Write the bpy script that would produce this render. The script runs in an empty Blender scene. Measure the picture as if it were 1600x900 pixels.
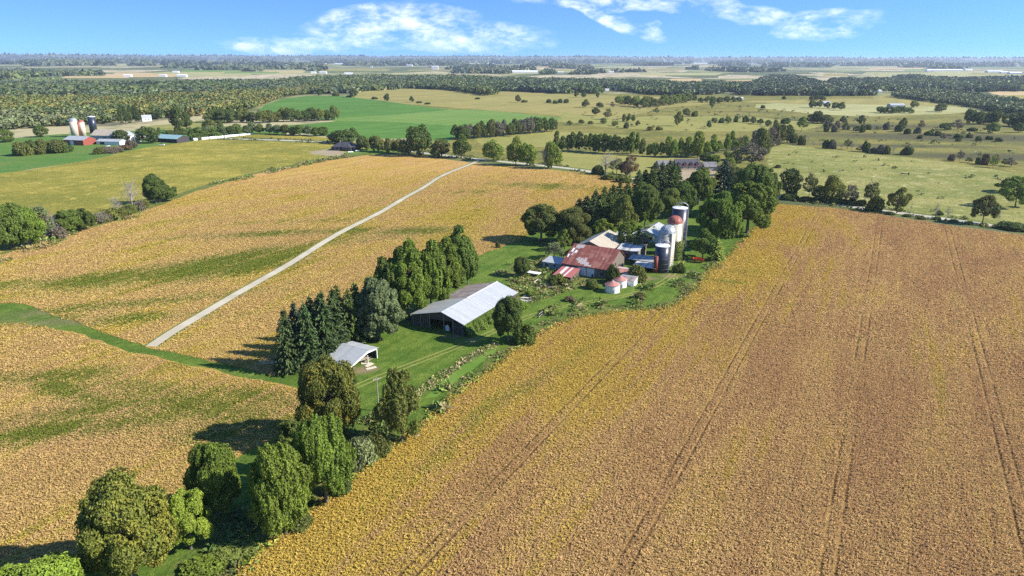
import bpy, math, random
import numpy as np
from mathutils import Vector, Matrix
from mathutils.geometry import delaunay_2d_cdt
R = math.radians
S = bpy.context.scene
COL = S.collection

# ---------------------------------------------------------------- camera
F = 1067.0; CH = 85.0; PITCH = R(18.57); ROLL = R(0.18)
fw = np.array([0, math.cos(PITCH), -math.sin(PITCH)])
up0 = np.array([0, math.sin(PITCH), math.cos(PITCH)]); rt0 = np.array([1.0, 0, 0])
rt = rt0*math.cos(ROLL)+up0*math.sin(ROLL); up = up0*math.cos(ROLL)-rt0*math.sin(ROLL)
cam = bpy.data.cameras.new('camera'); cam.sensor_width = 36; cam.lens = F/1600*36
cam.clip_start = 1.0; cam.clip_end = 150000
co = bpy.data.objects.new('camera', cam); COL.objects.link(co)
co.matrix_world = Matrix(((rt[0], up[0], -fw[0], 0), (rt[1], up[1], -fw[1], 0), (rt[2], up[2], -fw[2], CH), (0, 0, 0, 1)))
S.camera = co
# ---------------------------------------------------------------- light, sky, exposure
SUN_EL, SUN_AZ = 34.0, 99.0            # azimuth clockwise from +Y
sun = bpy.data.lights.new('sun', 'SUN'); sun.energy = 4.8; sun.angle = R(0.55); sun.color = (1.0, 0.93, 0.82)
so = bpy.data.objects.new('sun', sun); COL.objects.link(so)
sd = Vector((math.sin(R(SUN_AZ))*math.cos(R(SUN_EL)), math.cos(R(SUN_AZ))*math.cos(R(SUN_EL)), math.sin(R(SUN_EL))))
so.rotation_euler = sd.to_track_quat('Z', 'Y').to_euler(); so.location = (300, 0, 200)
S.view_settings.view_transform = 'Standard'; S.view_settings.look = 'None'
S.view_settings.exposure = 1.08; S.view_settings.gamma = 1.0
S.render.engine = 'CYCLES'
cy = S.cycles
cy.max_bounces = 5; cy.diffuse_bounces = 2; cy.glossy_bounces = 2; cy.transmission_bounces = 2; cy.volume_bounces = 0
cy.transparent_max_bounces = 4; cy.use_denoising = False; cy.caustics_reflective = False; cy.caustics_refractive = False
cy.sample_clamp_indirect = 4

w = bpy.data.worlds.new('World'); S.world = w; w.use_nodes = True
wt = w.node_tree; wt.nodes.clear()

class NT:
    """tiny node helper"""
    def __init__(s, tree): s.t = tree
    def n(s, typ, **kw):
        nd = s.t.nodes.new(typ)
        for k, v in kw.items():
            if k.startswith('i_'):
                key = k[2:]
                nd.inputs[int(key) if key.isdigit() else key.replace('_', ' ')].default_value = v
            else: setattr(nd, k, v)
        return nd
    def l(s, a, b): s.t.links.new(a, b)
    def val(s, sock, x):
        if hasattr(x, 'is_output') or hasattr(x, 'links'): s.l(x, sock)
        else: sock.default_value = x
    def math(s, op, a, b=0.0, c=None, clamp=False):
        nd = s.n('ShaderNodeMath', operation=op, use_clamp=clamp)
        s.val(nd.inputs[0], a); s.val(nd.inputs[1], b)
        if c is not None: s.val(nd.inputs[2], c)
        return nd.outputs[0]
    def rng(s, v, a, b, c=0.0, d=1.0, interp='SMOOTHSTEP'):
        nd = s.n('ShaderNodeMapRange', interpolation_type=interp)
        s.val(nd.inputs[0], v)
        for i, x in zip((1, 2, 3, 4), (a, b, c, d)): nd.inputs[i].default_value = x
        return nd.outputs[0]
    def mix(s, f, a, b, mode='MIX'):
        nd = s.n('ShaderNodeMix', data_type='RGBA', blend_type=mode, clamp_factor=True)
        s.val(nd.inputs[0], f)
        for i, x in ((6, a), (7, b)):
            if isinstance(x, tuple): nd.inputs[i].default_value = (*x[:3], 1)
            else: s.l(x, nd.inputs[i])
        return nd.outputs[2]
    def noise(s, vec, scale, detail=4, rough=0.55, dim='3D', dist=0.0):
        nd = s.n('ShaderNodeTexNoise', noise_dimensions=dim)
        if vec is not None: s.l(vec, nd.inputs['Vector'])
        nd.inputs['Scale'].default_value = scale; nd.inputs['Detail'].default_value = detail
        nd.inputs['Roughness'].default_value = rough; nd.inputs['Distortion'].default_value = dist
        return nd.outputs[0]
    def mapping(s, vec, rot=(0, 0, 0), scale=(1, 1, 1), loc=(0, 0, 0)):
        nd = s.n('ShaderNodeMapping'); s.l(vec, nd.inputs[0])
        nd.inputs[1].default_value = loc; nd.inputs[2].default_value = rot; nd.inputs[3].default_value = scale
        return nd.outputs[0]

W = NT(wt)
sky = W.n('ShaderNodeTexSky', sky_type='NISHITA', sun_disc=False, sun_elevation=R(SUN_EL), sun_rotation=R(SUN_AZ),
          altitude=1500, air_density=1.0, dust_density=0.0, ozone_density=4.0)
tc = W.n('ShaderNodeTexCoord'); gen = tc.outputs['Generated']
sx = W.n('ShaderNodeSeparateXYZ'); W.l(gen, sx.inputs[0])
az = W.math('ARCTAN2', sx.outputs[0], sx.outputs[1]); el = W.math('ARCSINE', sx.outputs[2])
# cirrus in the sky: (azimuth deg, elevation deg, half width, half height, tilt, strength)
CL = [(-9.5, 2.6, 7.0, 1.7, 0.04, 1.0), (-4.0, 1.6, 8.0, 1.3, 0.0, .7), (-17, 0.9, 6, .7, 0, .6), (7.0, 3.2, 5.2, 0.75, -0.33, 1.15), (10.5, 4.3, 5.5, 1.0, -.05, .9),
      (23.0, 2.4, 4.0, 1.1, 0.1, 1.0), (17.5, 3.3, 4.0, 1.0, -0.1, .75), (2.0, 4.6, 6, .6, 0, .35), (60, 14, 24, 8, 0, .9), (-50, 18, 26, 9, 0, .9), (120, 20, 30, 10, 0, .8)]
wpv = W.n('ShaderNodeCombineXYZ'); W.l(az, wpv.inputs[0]); W.l(W.math('MULTIPLY', el, 2.0), wpv.inputs[1])
wpn = W.n('ShaderNodeTexNoise'); W.l(wpv.outputs[0], wpn.inputs['Vector']); wpn.inputs['Scale'].default_value = 14; wpn.inputs['Detail'].default_value = 5
wps = W.n('ShaderNodeSeparateColor'); W.l(wpn.outputs['Color'], wps.inputs[0])
azw = W.math('ADD', az, W.math('MULTIPLY', W.math('SUBTRACT', wps.outputs[0], .5), .11)); elw = W.math('ADD', el, W.math('MULTIPLY', W.math('SUBTRACT', wps.outputs[1], .5), .036))
mask = None
for a0, e0, ra, re, tl, st in CL:
    da = W.math('SUBTRACT', azw, R(a0)); de = W.math('SUBTRACT', W.math('SUBTRACT', elw, R(e0)), W.math('MULTIPLY', da, tl))
    q = W.math('ADD', W.math('POWER', W.math('ABSOLUTE', W.math('DIVIDE', da, R(ra))), 2.0), W.math('POWER', W.math('ABSOLUTE', W.math('DIVIDE', de, R(re))), 2.0))
    m = W.math('MULTIPLY', W.math('SUBTRACT', 1.0, q, clamp=True), st)
    mask = m if mask is None else W.math('MAXIMUM', mask, m)
cv = W.n('ShaderNodeCombineXYZ'); W.l(az, cv.inputs[0]); W.l(W.math('MULTIPLY', el, 2.2), cv.inputs[1])
n1 = W.noise(cv.outputs[0], 17, 9, .62, dist=.35)
n2 = W.noise(cv.outputs[0], 60, 6, .65)
cm = W.math('MULTIPLY', W.math('MULTIPLY', W.math('POWER', mask, .9), 1.5, clamp=True), W.rng(W.math('ADD', W.math('MULTIPLY', n1, .7), W.math('MULTIPLY', n2, .3)), .38, .74))
hs = W.n('ShaderNodeHueSaturation'); hs.inputs['Saturation'].default_value = 1.12; hs.inputs['Value'].default_value = 1.0
W.l(sky.outputs[0], hs.inputs['Color'])
# the clear blue of this dry day comes down almost to the horizon: look the sky up a little higher than the ray
lift = W.n('ShaderNodeCombineXYZ'); W.l(sx.outputs[0], lift.inputs[0]); W.l(sx.outputs[1], lift.inputs[1])
W.l(W.math('ADD', W.math('MULTIPLY', W.math('ABSOLUTE', sx.outputs[2]), 2.2), .24), lift.inputs[2])
nl = W.n('ShaderNodeVectorMath', operation='NORMALIZE'); W.l(lift.outputs[0], nl.inputs[0]); W.l(nl.outputs[0], sky.inputs[0])
skc = W.mix(W.math('MULTIPLY', cm, .85), hs.outputs[0], (5.2, 5.35, 5.6))
bg = W.n('ShaderNodeBackground'); bg.inputs[1].default_value = 0.15
W.l(skc, bg.inputs[0]); wo = W.n('ShaderNodeOutputWorld'); W.l(bg.outputs[0], wo.inputs[0])

# ---------------------------------------------------------------- terrain shape and pixel -> place
GA = R(61.5)                                    # bearing of the farm's grid (rows, barns)
U = np.array([math.cos(GA-math.pi/2), math.sin(GA-math.pi/2)]); V = np.array([math.cos(GA), math.sin(GA)])
def hgt(x, y):
    x = np.asarray(x, float); y = np.asarray(y, float)
    p, q = np.array([-60., 165.]), np.array([95., 340.]); d = q-p
    t = np.clip(((x-p[0])*d[0]+(y-p[1])*d[1])/(d@d), 0, 1)
    ds = np.hypot(x-p[0]-t*d[0], y-p[1]-t*d[1])
    m = np.clip((ds-70)/140, 0, 1); m = m*m*(3-2*m)
    r = np.hypot(x, y); m = m*np.clip((1300-r)/500, 0, 1)
    z = 1.0*np.sin(x/61+1.3)*np.cos(y/83+.4)+.7*np.sin((x+y)/47+2)+.8*np.sin((x*.6-y)/95)
    far = np.clip((r-15000)/14000, 0, 1)
    hill = far*(16+9*np.sin(x/4300+1)+7*np.sin(x/1900+y/5000)+38*np.clip((x/np.maximum(y, 1)-.62)*4, 0, 1.2))
    return z*m*0.9+hill
def un(px, py, z=0.0):
    d = fw*F+rt*(px-800)+up*(450-py); t = (z-CH)/d[2]
    return np.array([d[0]*t, d[1]*t])
def G(px, py):
    z = 0.0
    for _ in range(12):
        p = un(px, py, z); z = .5*z+.5*float(hgt(p[0], p[1]))
    return np.array([p[0], p[1], float(hgt(p[0], p[1]))])
def pr(p):
    v = np.array(p, float)-[0, 0, CH]; k = v@fw
    return 800+F*(v@rt)/k, 450-F*(v@up)/k
def rise(b, ty):
    lo, hi = 0.0, 80.0
    for _ in range(30):
        m = (lo+hi)/2
        if pr(b+np.array([0, 0, m]))[1] > ty: lo = m
        else: hi = m
    return lo

# ---------------------------------------------------------------- object helpers
def tag(o, label=None, cat=None, group=None, kind=None):
    if label: o['label'] = label
    if cat: o['category'] = cat
    if group: o['group'] = group
    if kind: o['kind'] = kind
    return o
def empty(name, loc, rz=0.0):
    o = bpy.data.objects.new(name, None); COL.objects.link(o); o.location = loc; o.rotation_euler = (0, 0, rz)
    o.empty_display_size = .5
    return o
def mesh_np(name, v, f, mats=(), fm=None, smooth=False):
    v = np.asarray(v, np.float32); f = np.asarray(f, np.int32)
    me = bpy.data.meshes.new(name); n = f.shape[1]
    me.vertices.add(len(v)); me.vertices.foreach_set('co', v.ravel())
    me.loops.add(f.size); me.loops.foreach_set('vertex_index', f.ravel())
    me.polygons.add(len(f)); me.polygons.foreach_set('loop_start', np.arange(0, f.size, n, dtype=np.int32))
    for m in mats: me.materials.append(m)
    if fm is not None: me.polygons.foreach_set('material_index', np.asarray(fm, np.int32))
    me.update(calc_edges=True)
    me.polygons.foreach_set('use_smooth', np.full(len(f), smooth))
    return me
def link(name, me, parent=None, loc=(0, 0, 0), rz=0.0):
    o = bpy.data.objects.new(name, me); COL.objects.link(o); o.location = loc; o.rotation_euler = (0, 0, rz)
    if parent is not None: o.parent = parent
    return o
class MB:
    def __init__(s): s.v = []; s.f = []
    def add(s, vs, fs):
        b = len(s.v); s.v += [tuple(map(float, p)) for p in vs]; s.f += [tuple(i+b for i in f) for f in fs]; return s
    def box(s, x0, x1, y0, y1, z0, z1):
        return s.add([(x0, y0, z0), (x1, y0, z0), (x1, y1, z0), (x0, y1, z0), (x0, y0, z1), (x1, y0, z1), (x1, y1, z1), (x0, y1, z1)],
                     [(3, 2, 1, 0), (4, 5, 6, 7), (0, 1, 5, 4), (1, 2, 6, 5), (2, 3, 7, 6), (3, 0, 4, 7)])
    def prism(s, poly, off):
        """extrude a 3D polygon by the vector off"""
        n = len(poly); o = np.array(off)
        vs = [tuple(p) for p in poly]+[tuple(np.array(p)+o) for p in poly]
        return s.add(vs, [tuple(range(n-1, -1, -1)), tuple(range(n, 2*n))]+[(i, (i+1) % n, n+(i+1) % n, n+i) for i in range(n)])
    def tube(s, pts, rad, n=6, cap=True):
        pts = [np.array(p, float) for p in pts]; rings = []; vs = []; fs = []
        for i, p in enumerate(pts):
            d = pts[min(i+1, len(pts)-1)]-pts[max(i-1, 0)]; d = d/(np.linalg.norm(d)+1e-9)
            a = np.cross(d, [0, 0, 1] if abs(d[2]) < .95 else [1, 0, 0]); a /= np.linalg.norm(a); b = np.cross(d, a)
            r = rad[i] if hasattr(rad, '__len__') else rad
            for k in range(n):
                t = 2*math.pi*k/n; vs.append(p+r*(a*math.cos(t)+b*math.sin(t)))
        for i in range(len(pts)-1):
            for k in range(n): fs.append((i*n+k, i*n+(k+1) % n, (i+1)*n+(k+1) % n, (i+1)*n+k))
        if cap: fs += [tuple(range(n-1, -1, -1)), tuple(range((len(pts)-1)*n, len(pts)*n))]
        return s.add(vs, fs)
    def lathe(s, prof, n=28):
        """prof: (radius, z) upwards"""
        vs = []; fs = []
        for r, z in prof:
            for k in range(n): t = 2*math.pi*k/n; vs.append((r*math.cos(t), r*math.sin(t), z))
        for i in range(len(prof)-1):
            for k in range(n): fs.append((i*n+k, i*n+(k+1) % n, (i+1)*n+(k+1) % n, (i+1)*n+k))
        fs += [tuple(range(n-1, -1, -1)), tuple(range((len(prof)-1)*n, len(prof)*n))]
        return s.add(vs, fs)
    def build(s, name, mat, parent=None, loc=(0, 0, 0), rz=0.0, smooth=False):
        me = bpy.data.meshes.new(name); me.from_pydata(s.v, [], s.f); me.materials.append(mat); me.update()
        if smooth:
            for p in me.polygons: p.use_smooth = len(p.vertices) <= 4
        return link(name, me, parent, loc, rz)

# ---------------------------------------------------------------- materials
def mat(name):
    m = bpy.data.materials.new(name); m.use_nodes = True; m.node_tree.nodes.clear(); return m, NT(m.node_tree)
def finish(N, col, rough=.85, bump=None, bstr=.3, bdist=.1, metal=0.0, spec=.3, trans=0.0):
    b = N.n('ShaderNodeBsdfPrincipled'); b.inputs['Roughness'].default_value = rough
    b.inputs['Metallic'].default_value = metal; b.inputs['Specular IOR Level'].default_value = spec
    N.val(b.inputs['Base Color'], (*col, 1) if isinstance(col, tuple) else col)
    if bump is not None:
        bn = N.n('ShaderNodeBump'); bn.inputs['Strength'].default_value = bstr; bn.inputs['Distance'].default_value = bdist
        N.l(bump, bn.inputs['Height']); N.l(bn.outputs[0], b.inputs['Normal'])
    out = N.n('ShaderNodeOutputMaterial')
    if trans > 0:
        t = N.n('ShaderNodeBsdfTranslucent'); N.val(t.inputs[0], col); mx = N.n('ShaderNodeMixShader'); mx.inputs[0].default_value = trans
        N.l(b.outputs[0], mx.inputs[1]); N.l(t.outputs[0], mx.inputs[2]); N.l(mx.outputs[0], out.inputs[0])
    else: N.l(b.outputs[0], out.inputs[0])
def pos(N): return N.n('ShaderNodeNewGeometry').outputs['Position']
def objc(N): return N.n('ShaderNodeTexCoord').outputs['Object']
def attr(N, name): return N.n('ShaderNodeAttribute', attribute_name=name).outputs['Fac']
M = {}
def simple(name, col, rough=.7, var=.25, scale=1.5, metal=0.0, bstr=.0, spec=.3, stain=None):
    m, N = mat(name); o = objc(N)
    n = N.noise(o, scale, 6, .6)
    c = N.mix(N.rng(n, .3, .7), tuple(x*(1-var) for x in col), tuple(min(1, x*(1+var)) for x in col))
    if stain:
        s = N.rng(N.noise(o, scale*.35, 8, .65), stain[1], stain[1]+.09); c = N.mix(s, c, stain[0])
    finish(N, c, rough, n if bstr else None, bstr, .05, metal, spec); M[name] = m; return m
def ribbed(name, col, rough=.45, metal=.35, rust=None, rthr=.55, pitch=.9, axis=0, stripe=None, var=.12, spec=.4):
    """sheet metal: ribs down the slope, sheets of slightly different age, rust with its own shape"""
    m, N = mat(name); o = objc(N); s = N.n('ShaderNodeSeparateXYZ'); N.l(o, s.inputs[0]); ax = s.outputs[axis]
    sheet = N.math('FLOOR', N.math('DIVIDE', ax, pitch))
    wn = N.n('ShaderNodeTexWhiteNoise', noise_dimensions='1D'); N.l(sheet, wn.inputs['W'])
    c = N.mix(wn.outputs['Value'], tuple(x*(1-var) for x in col), tuple(min(1, x*(1+var)) for x in col))
    n = N.noise(o, .9, 7, .62); c = N.mix(N.math('MULTIPLY', N.rng(n, .35, .75), .35), c, tuple(x*.62 for x in col))
    if stripe:
        c = N.mix(N.rng(wn.outputs['Value'], .70, .72), c, stripe)
    if rust:
        r = N.rng(N.math('ADD', N.noise(o, .33, 8, .66), N.math('MULTIPLY', N.math('SUBTRACT', wn.outputs['Value'], .5), .10)), rthr, rthr+.07)
        c = N.mix(r, c, rust)
    rib = N.math('SINE', N.math('MULTIPLY', ax, 2*math.pi/.3))
    finish(N, c, rough, rib, .5, .03, metal, spec); M[name] = m; return m
ribbed('white_roof', (.42, .44, .45), .5, .2, pitch=1.0, var=.07, rust=(.36, .35, .33), rthr=.66)
ribbed('aged_roof', (.42, .44, .45), .5, .25, rust=(.30, .27, .25), rthr=.62)
ribbed('brown_roof', (.25, .205, .19), .8, 0, rust=(.32, .28, .26), rthr=.5, var=.25)
ribbed('beige_roof', (.42, .37, .29), .55, .1, rust=(.34, .17, .10), rthr=.64, var=.12)
ribbed('stripe_roof', (.60, .60, .58), .5, .15, stripe=(.33, .32, .31), pitch=.8)
ribbed('grey_roof', (.34, .36, .37), .55, .2, rust=(.42, .38, .32), rthr=.56, var=.2)
ribbed('red_roof', (.205, .062, .046), .7, .0, rust=(.27, .115, .085), rthr=.50, var=.22)
ribbed('pink_roof', (.42, .19, .16), .6, .05, rust=(.52, .38, .34), rthr=.58, var=.2)
ribbed('pinkstripe_roof', (.40, .13, .11), .55, .05, stripe=(.66, .60, .58), pitch=.7)
ribbed('teal_roof', (.25, .40, .42), .5, .1, var=.1)
ribbed('dark_roof', (.055, .055, .068), .7, 0, var=.15)
ribbed('slate_roof', (.17, .165, .165), .85, 0, var=.2)
ribbed('wood_wall', (.21, .18, .15), .9, 0, pitch=.3, var=.35, spec=.1)
ribbed('dark_wood', (.085, .075, .065), .9, 0, pitch=.3, var=.35, spec=.1)
ribbed('grey_wall', (.33, .37, .40), .55, .1, var=.1)
simple('patch', (.40, .35, .33), .6, .15, 1.2)
simple('white_paint', (.70, .71, .71), .6, .08, .8, stain=((.42, .40, .36), .66))
simple('bin_white', (.68, .68, .66), .5, .08, 1.0, stain=((.45, .38, .32), .64))
simple('concrete', (.50, .45, .36), .9, .12, .5, bstr=.1, stain=((.33, .29, .22), .60))
simple('pale_concrete', (.50, .45, .36), .9, .08, .5, bstr=.1, stain=((.42, .40, .34), .66))
simple('steel_dome', (.36, .39, .40), .4, .08, .8, metal=.4)
simple('red_dome', (.30, .10, .075), .55, .2, .8)
simple('silo_blue', (.032, .038, .060), .35, .15, .6, metal=.2, spec=.5)
simple('silo_top', (.72, .74, .76), .5, .05)
simple('band', (.10, .11, .14), .5, .1)
simple('galv', (.38, .39, .40), .45, .15, metal=.6)
simple('red_metal', (.21, .045, .032), .55, .15)
simple('wagon_red', (.52, .10, .035), .55, .2)
simple('rubber', (.02, .02, .02), .9, .1)
simple('brick', (.33, .14, .11), .9, .25, 3)
simple('stone', (.33, .28, .23), .9, .25, 2)
simple('glass_dark', (.03, .035, .04), .15, .1, spec=.6)
simple('dull_black', (.03, .03, .03), .9, .1)
simple('board', (.42, .36, .28), .9, .3, 2)
simple('pale_board', (.60, .54, .44), .9, .2, 2)
simple('bark', (.13, .11, .09), .95, .3, 3, bstr=.5)
simple('dead_bark', (.27, .25, .235), .95, .25, 3)
simple('pole_wood', (.30, .27, .24), .9, .15)
simple('red_wall', (.25, .065, .045), .7, .15)
simple('dark_wall', (.045, .04, .045), .8, .2)
simple('far_white', (.72, .73, .74), .7, .05)

def leafmat(name, trans=.30, vs=.9, attrib=False, rough=.6):
    m, N = mat(name)
    oi = N.n('ShaderNodeObjectInfo'); o = objc(N)
    if attrib:
        a = N.n('ShaderNodeAttribute', attribute_name='tint'); base = a.outputs['Color']; alpha = a.outputs['Alpha']
    else: base = oi.outputs['Color']; alpha = oi.outputs['Alpha']
    off = N.n('ShaderNodeVectorMath', operation='ADD'); N.l(o, off.inputs[0])
    if not attrib:
        k = N.math('MULTIPLY', oi.outputs['Random'], 60.0); cx = N.n('ShaderNodeCombineXYZ'); N.l(k, cx.inputs[0]); N.l(k, cx.inputs[2]); N.l(cx.outputs[0], off.inputs[1])
    big = N.noise(off.outputs[0], .28 if not attrib else .08, 3, .6); fine = N.noise(off.outputs[0], vs*2.2, 3, .7)
    sc = N.math('ADD', N.math('MULTIPLY', N.rng(fine, .3, .7), .38 if name == 'woods_leaf' else .75), N.math('MULTIPLY', N.rng(big, .3, .7), .35))
    sc = N.math('ADD', sc, .80 if name == 'woods_leaf' else .62)
    sc = N.math('MULTIPLY', N.math('POWER', sc, 1.35), 1.26); vm = N.n('ShaderNodeVectorMath', operation='SCALE'); N.l(base, vm.inputs[0]); N.l(sc, vm.inputs['Scale'])
    # autumn colour in patches
    am = N.math('MULTIPLY', N.rng(N.math('ADD', N.math('MULTIPLY', big, .7), N.math('MULTIPLY', fine, .3)), .47, .62), N.math('SUBTRACT', 1.0, alpha))
    yl = N.mix(N.rng(fine, .45, .7), (.30, .24, .03), (.34, .17, .025))
    c = N.mix(am, vm.outputs[0], yl)
    finish(N, c, rough, spec=.35, trans=trans); M[name] = m; return m
leafmat('leaf'); leafmat('needle', .08, .7); leafmat('woods_leaf', .15, .35, attrib=True); leafmat('weed_leaf', .25, 1.2, attrib=True)

# --- ground materials (world coordinates in metres)
ROWROT = (0, 0, -GA+math.pi/2)      # after this rotation y runs along the crop rows
def soy(name, ca, cb, cgreen, cdark, tram=True, gfac=1.0, ybias=0.0, gbias=0.0, chi=(.74, .56, .25)):
    m, N = mat(name); p = pos(N); q = N.mapping(p, rot=ROWROT); s = N.n('ShaderNodeSeparateXYZ'); N.l(q, s.inputs[0])
    big = N.noise(p, .010, 4, .6); mid = N.noise(N.mapping(q, scale=(1, .28, 1)), .10, 7, .66, dist=.7)
    row = N.noise(N.mapping(q, scale=(1, .05, 1)), 1.05, 3, .6)
    fine = N.noise(N.mapping(q, scale=(1, .6, 1)), 1.3, 6, .85); micro = N.noise(p, 3.0, 3, .8)
    f = N.math('ADD', N.math('MULTIPLY', mid, .6), N.math('MULTIPLY', big, .4))
    c = N.mix(N.rng(f, .42, .58), ca, cb)
    g = attr(N, 'green'); e = attr(N, 'edge')
    # yellower, less ripe towards the margins (e), green in the wet swales (g)
    gm = N.rng(N.math('ADD', N.math('ADD', N.math('MULTIPLY', e, .42*gfac), N.math('MULTIPLY', mid, .62)), N.math('ADD', N.math('MULTIPLY', fine, .22), ybias)), .48, .70)
    c = N.mix(N.math('MULTIPLY', gm, .92), c, (.43, .31, .045))
    gg = N.rng(N.math('ADD', N.math('MULTIPLY', g, .60), N.math('ADD', N.math('MULTIPLY', mid, .62), N.math('ADD', N.math('MULTIPLY', fine, .26), gbias))), .58, .76)
    c = N.mix(N.math('MULTIPLY', gg, .92), c, cgreen)
    c = N.mix(N.math('MULTIPLY', N.rng(row, .42, .60), .30), c, cdark)
    # drilled strips: each pass of the drill ripened a little differently
    st1 = N.noise(N.mapping(q, scale=(1, .012, 1)), .55, 4, .75); st2 = N.noise(N.mapping(q, scale=(1, .02, 1), loc=(40, 0, 0)), .11, 3, .6)
    c = N.mix(N.math('MULTIPLY', N.rng(st1, .48, .62), .26), c, cdark); c = N.mix(N.math('MULTIPLY', N.rng(st2, .50, .66), .32), c, chi)
    lodge = N.noise(N.mapping(p, rot=(0, 0, .5), scale=(1, 1.4, 1)), .05, 7, .8, dist=.3)
    c = N.mix(N.math('MULTIPLY', N.rng(lodge, .50, .70), .30), c, cdark)
    fk = N.rng(fine, .40, .54)
    c = N.mix(N.math('MULTIPLY', N.math('SUBTRACT', 1.0, fk), .50), c, cdark)
    c = N.mix(N.math('MULTIPLY', N.rng(micro, .50, .60), .45), c, chi)
    if tram:
        # sprayer tramlines: two wheel ruts every 36 m along the rows, broken up
        u = N.math('ADD', s.outputs[0], N.math('MULTIPLY', N.math('SUBTRACT', N.noise(p, .012, 2), .5), .01))
        t = N.math('MODULO', N.math('ADD', u, 3200.0+TRAM0), 32.0)
        a = N.math('MINIMUM', N.math('ABSOLUTE', N.math('SUBTRACT', t, 4.0)), N.math('ABSOLUTE', N.math('SUBTRACT', t, 6.5)))
        tl = N.math('MULTIPLY', N.math('SUBTRACT', 1.0, N.rng(a, .12, .45)), N.rng(N.noise(p, .05, 4, .7), .34, .58))
        c = N.mix(N.math('MULTIPLY', tl, .88), c, (.10, .052, .02))
    h = N.math('ADD', N.math('MULTIPLY', fine, 1.0), N.math('MULTIPLY', micro, .35))
    finish(N, c, .95, h, 1.0, .75, spec=.1); M[name] = m
TRAM0 = 2.9
soy('soy_right', (.385, .220, .086), (.47, .305, .100), (.155, .19, .020), (.105, .052, .018), ybias=-.02, gbias=-.03, chi=(.52, .37, .15))
soy('soy_left', (.50, .295, .105), (.45, .30, .055), (.100, .145, .012), (.19, .11, .024), tram=False, gfac=.9, ybias=.05, gbias=.045, chi=(.58, .43, .15))
soy('soy_near', (.48, .285, .105), (.44, .30, .055), (.100, .140, .012), (.12, .072, .018), tram=False, gfac=.8, ybias=.05, gbias=.055, chi=(.55, .40, .14))
def field(name, ca, cb, scale=.02, dark=None, rows=None, bstr=.5, bd=.3, hi=None, fs=1.0, attr_g=None):
    m, N = mat(name); p = pos(N); q = N.mapping(p, rot=ROWROT)
    f = N.noise(N.mapping(p, scale=(1, 1.8, 1)), scale, 6, .62, dist=.5); mid = N.noise(p, scale*7, 5, .65, dist=.4); fine = N.noise(p, fs, 5, .75)
    c = N.mix(N.rng(N.math('ADD', N.math('MULTIPLY', f, .65), N.math('MULTIPLY', mid, .35)), .40, .60), ca, cb)
    if rows:
        sw = N.noise(N.mapping(q, scale=(1, .02, 1)), rows, 2, .5); c = N.mix(N.math('MULTIPLY', N.rng(sw, .4, .6), .35), c, tuple(x*.6 for x in ca))
    if dark: c = N.mix(N.math('MULTIPLY', N.math('SUBTRACT', 1.0, N.rng(fine, .38, .56)), .55), c, dark)
    if hi: c = N.mix(N.math('MULTIPLY', N.rng(mid, .56, .70), .7), c, hi)
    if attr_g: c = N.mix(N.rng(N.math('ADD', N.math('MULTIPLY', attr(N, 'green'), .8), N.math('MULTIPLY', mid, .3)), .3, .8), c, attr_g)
    finish(N, c, .95, fine, bstr, bd, spec=.1); M[name] = m
field('corn', (.22, .21, .036), (.37, .305, .060), .012, (.09, .11, .02), rows=.8, bstr=1, bd=.8, hi=(.42, .34, .09), fs=.6)
field('yard_grass', (.075, .140, .018), (.140, .200, .030), .06, (.035, .070, .012), bstr=1, bd=.4, fs=1.6, hi=(.17, .21, .05), rows=.5, attr_g=(.21, .17, .09))
field('mown_grass', (.105, .185, .028), (.14, .215, .038), .06, (.04, .11, .015), bstr=.5, bd=.12, fs=2.0)
field('rough_grass', (.085, .15, .022), (.17, .16, .050), .09, (.035, .055, .012), bstr=1, bd=.5, fs=1.2, hi=(.22, .19, .08))
field('track_grass', (.060, .14, .018), (.12, .19, .03), .08, (.03, .07, .012), rows=1.2, bstr=.6, fs=1.5)
field('green_field', (.075, .17, .028), (.105, .205, .038), .008, (.05, .14, .022), rows=.08, bstr=.2, fs=.5)
field('light_green_field', (.13, .22, .045), (.165, .24, .055), .01, (.10, .2, .04), rows=.1, bstr=.2, fs=.5)
field('tan_field', (.31, .26, .085), (.235, .22, .065), .005, (.20, .19, .06), rows=.05, bstr=.3, fs=.3)
field('shade_tinted_pasture', (.135, .14, .034), (.235, .205, .052), .010, (.055, .065, .018), bstr=1, bd=.6, fs=.35, hi=(.29, .26, .075), attr_g=(.080, .078, .034))  # dark olive patches: cloud shadow put into the pasture's colour
field('pale_pasture', (.185, .20, .050), (.29, .27, .088), .014, (.07, .09, .025), bstr=1, bd=.6, fs=.5, hi=(.42, .40, .21))
field('roadside_field', (.22, .22, .06), (.28, .26, .08), .010, (.12, .13, .03), bstr=.5, fs=.5)
field('meadow', (.07, .17, .03), (.12, .18, .04), .02, (.04, .09, .02), bstr=.5, fs=.5)
field('stubble_far', (.46, .34, .19), (.40, .30, .15), .004, bstr=.1, fs=.2)
field('pale_far', (.27, .27, .11), (.34, .33, .15), .004, bstr=.1, fs=.2)
field('gravel', (.36, .34, .29), (.44, .42, .36), .05, (.34, .31, .26), bstr=.3, bd=.05, fs=2.5)
field('lane_gravel', (.38, .34, .26), (.47, .43, .34), .05, (.38, .33, .24), bstr=.3, bd=.05, fs=2.5)
field('wheel_track', (.20, .20, .05), (.28, .25, .09), .1, (.12, .16, .03), bstr=.3, bd=.05, fs=2.5)
field('bare_soil', (.27, .22, .14), (.33, .28, .19), .05, (.22, .16, .1), bstr=.4, bd=.1, fs=1.5)
field('verge', (.10, .14, .028), (.17, .18, .05), .05, (.05, .07, .015), bstr=.7, bd=.3, fs=1.0)
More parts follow.
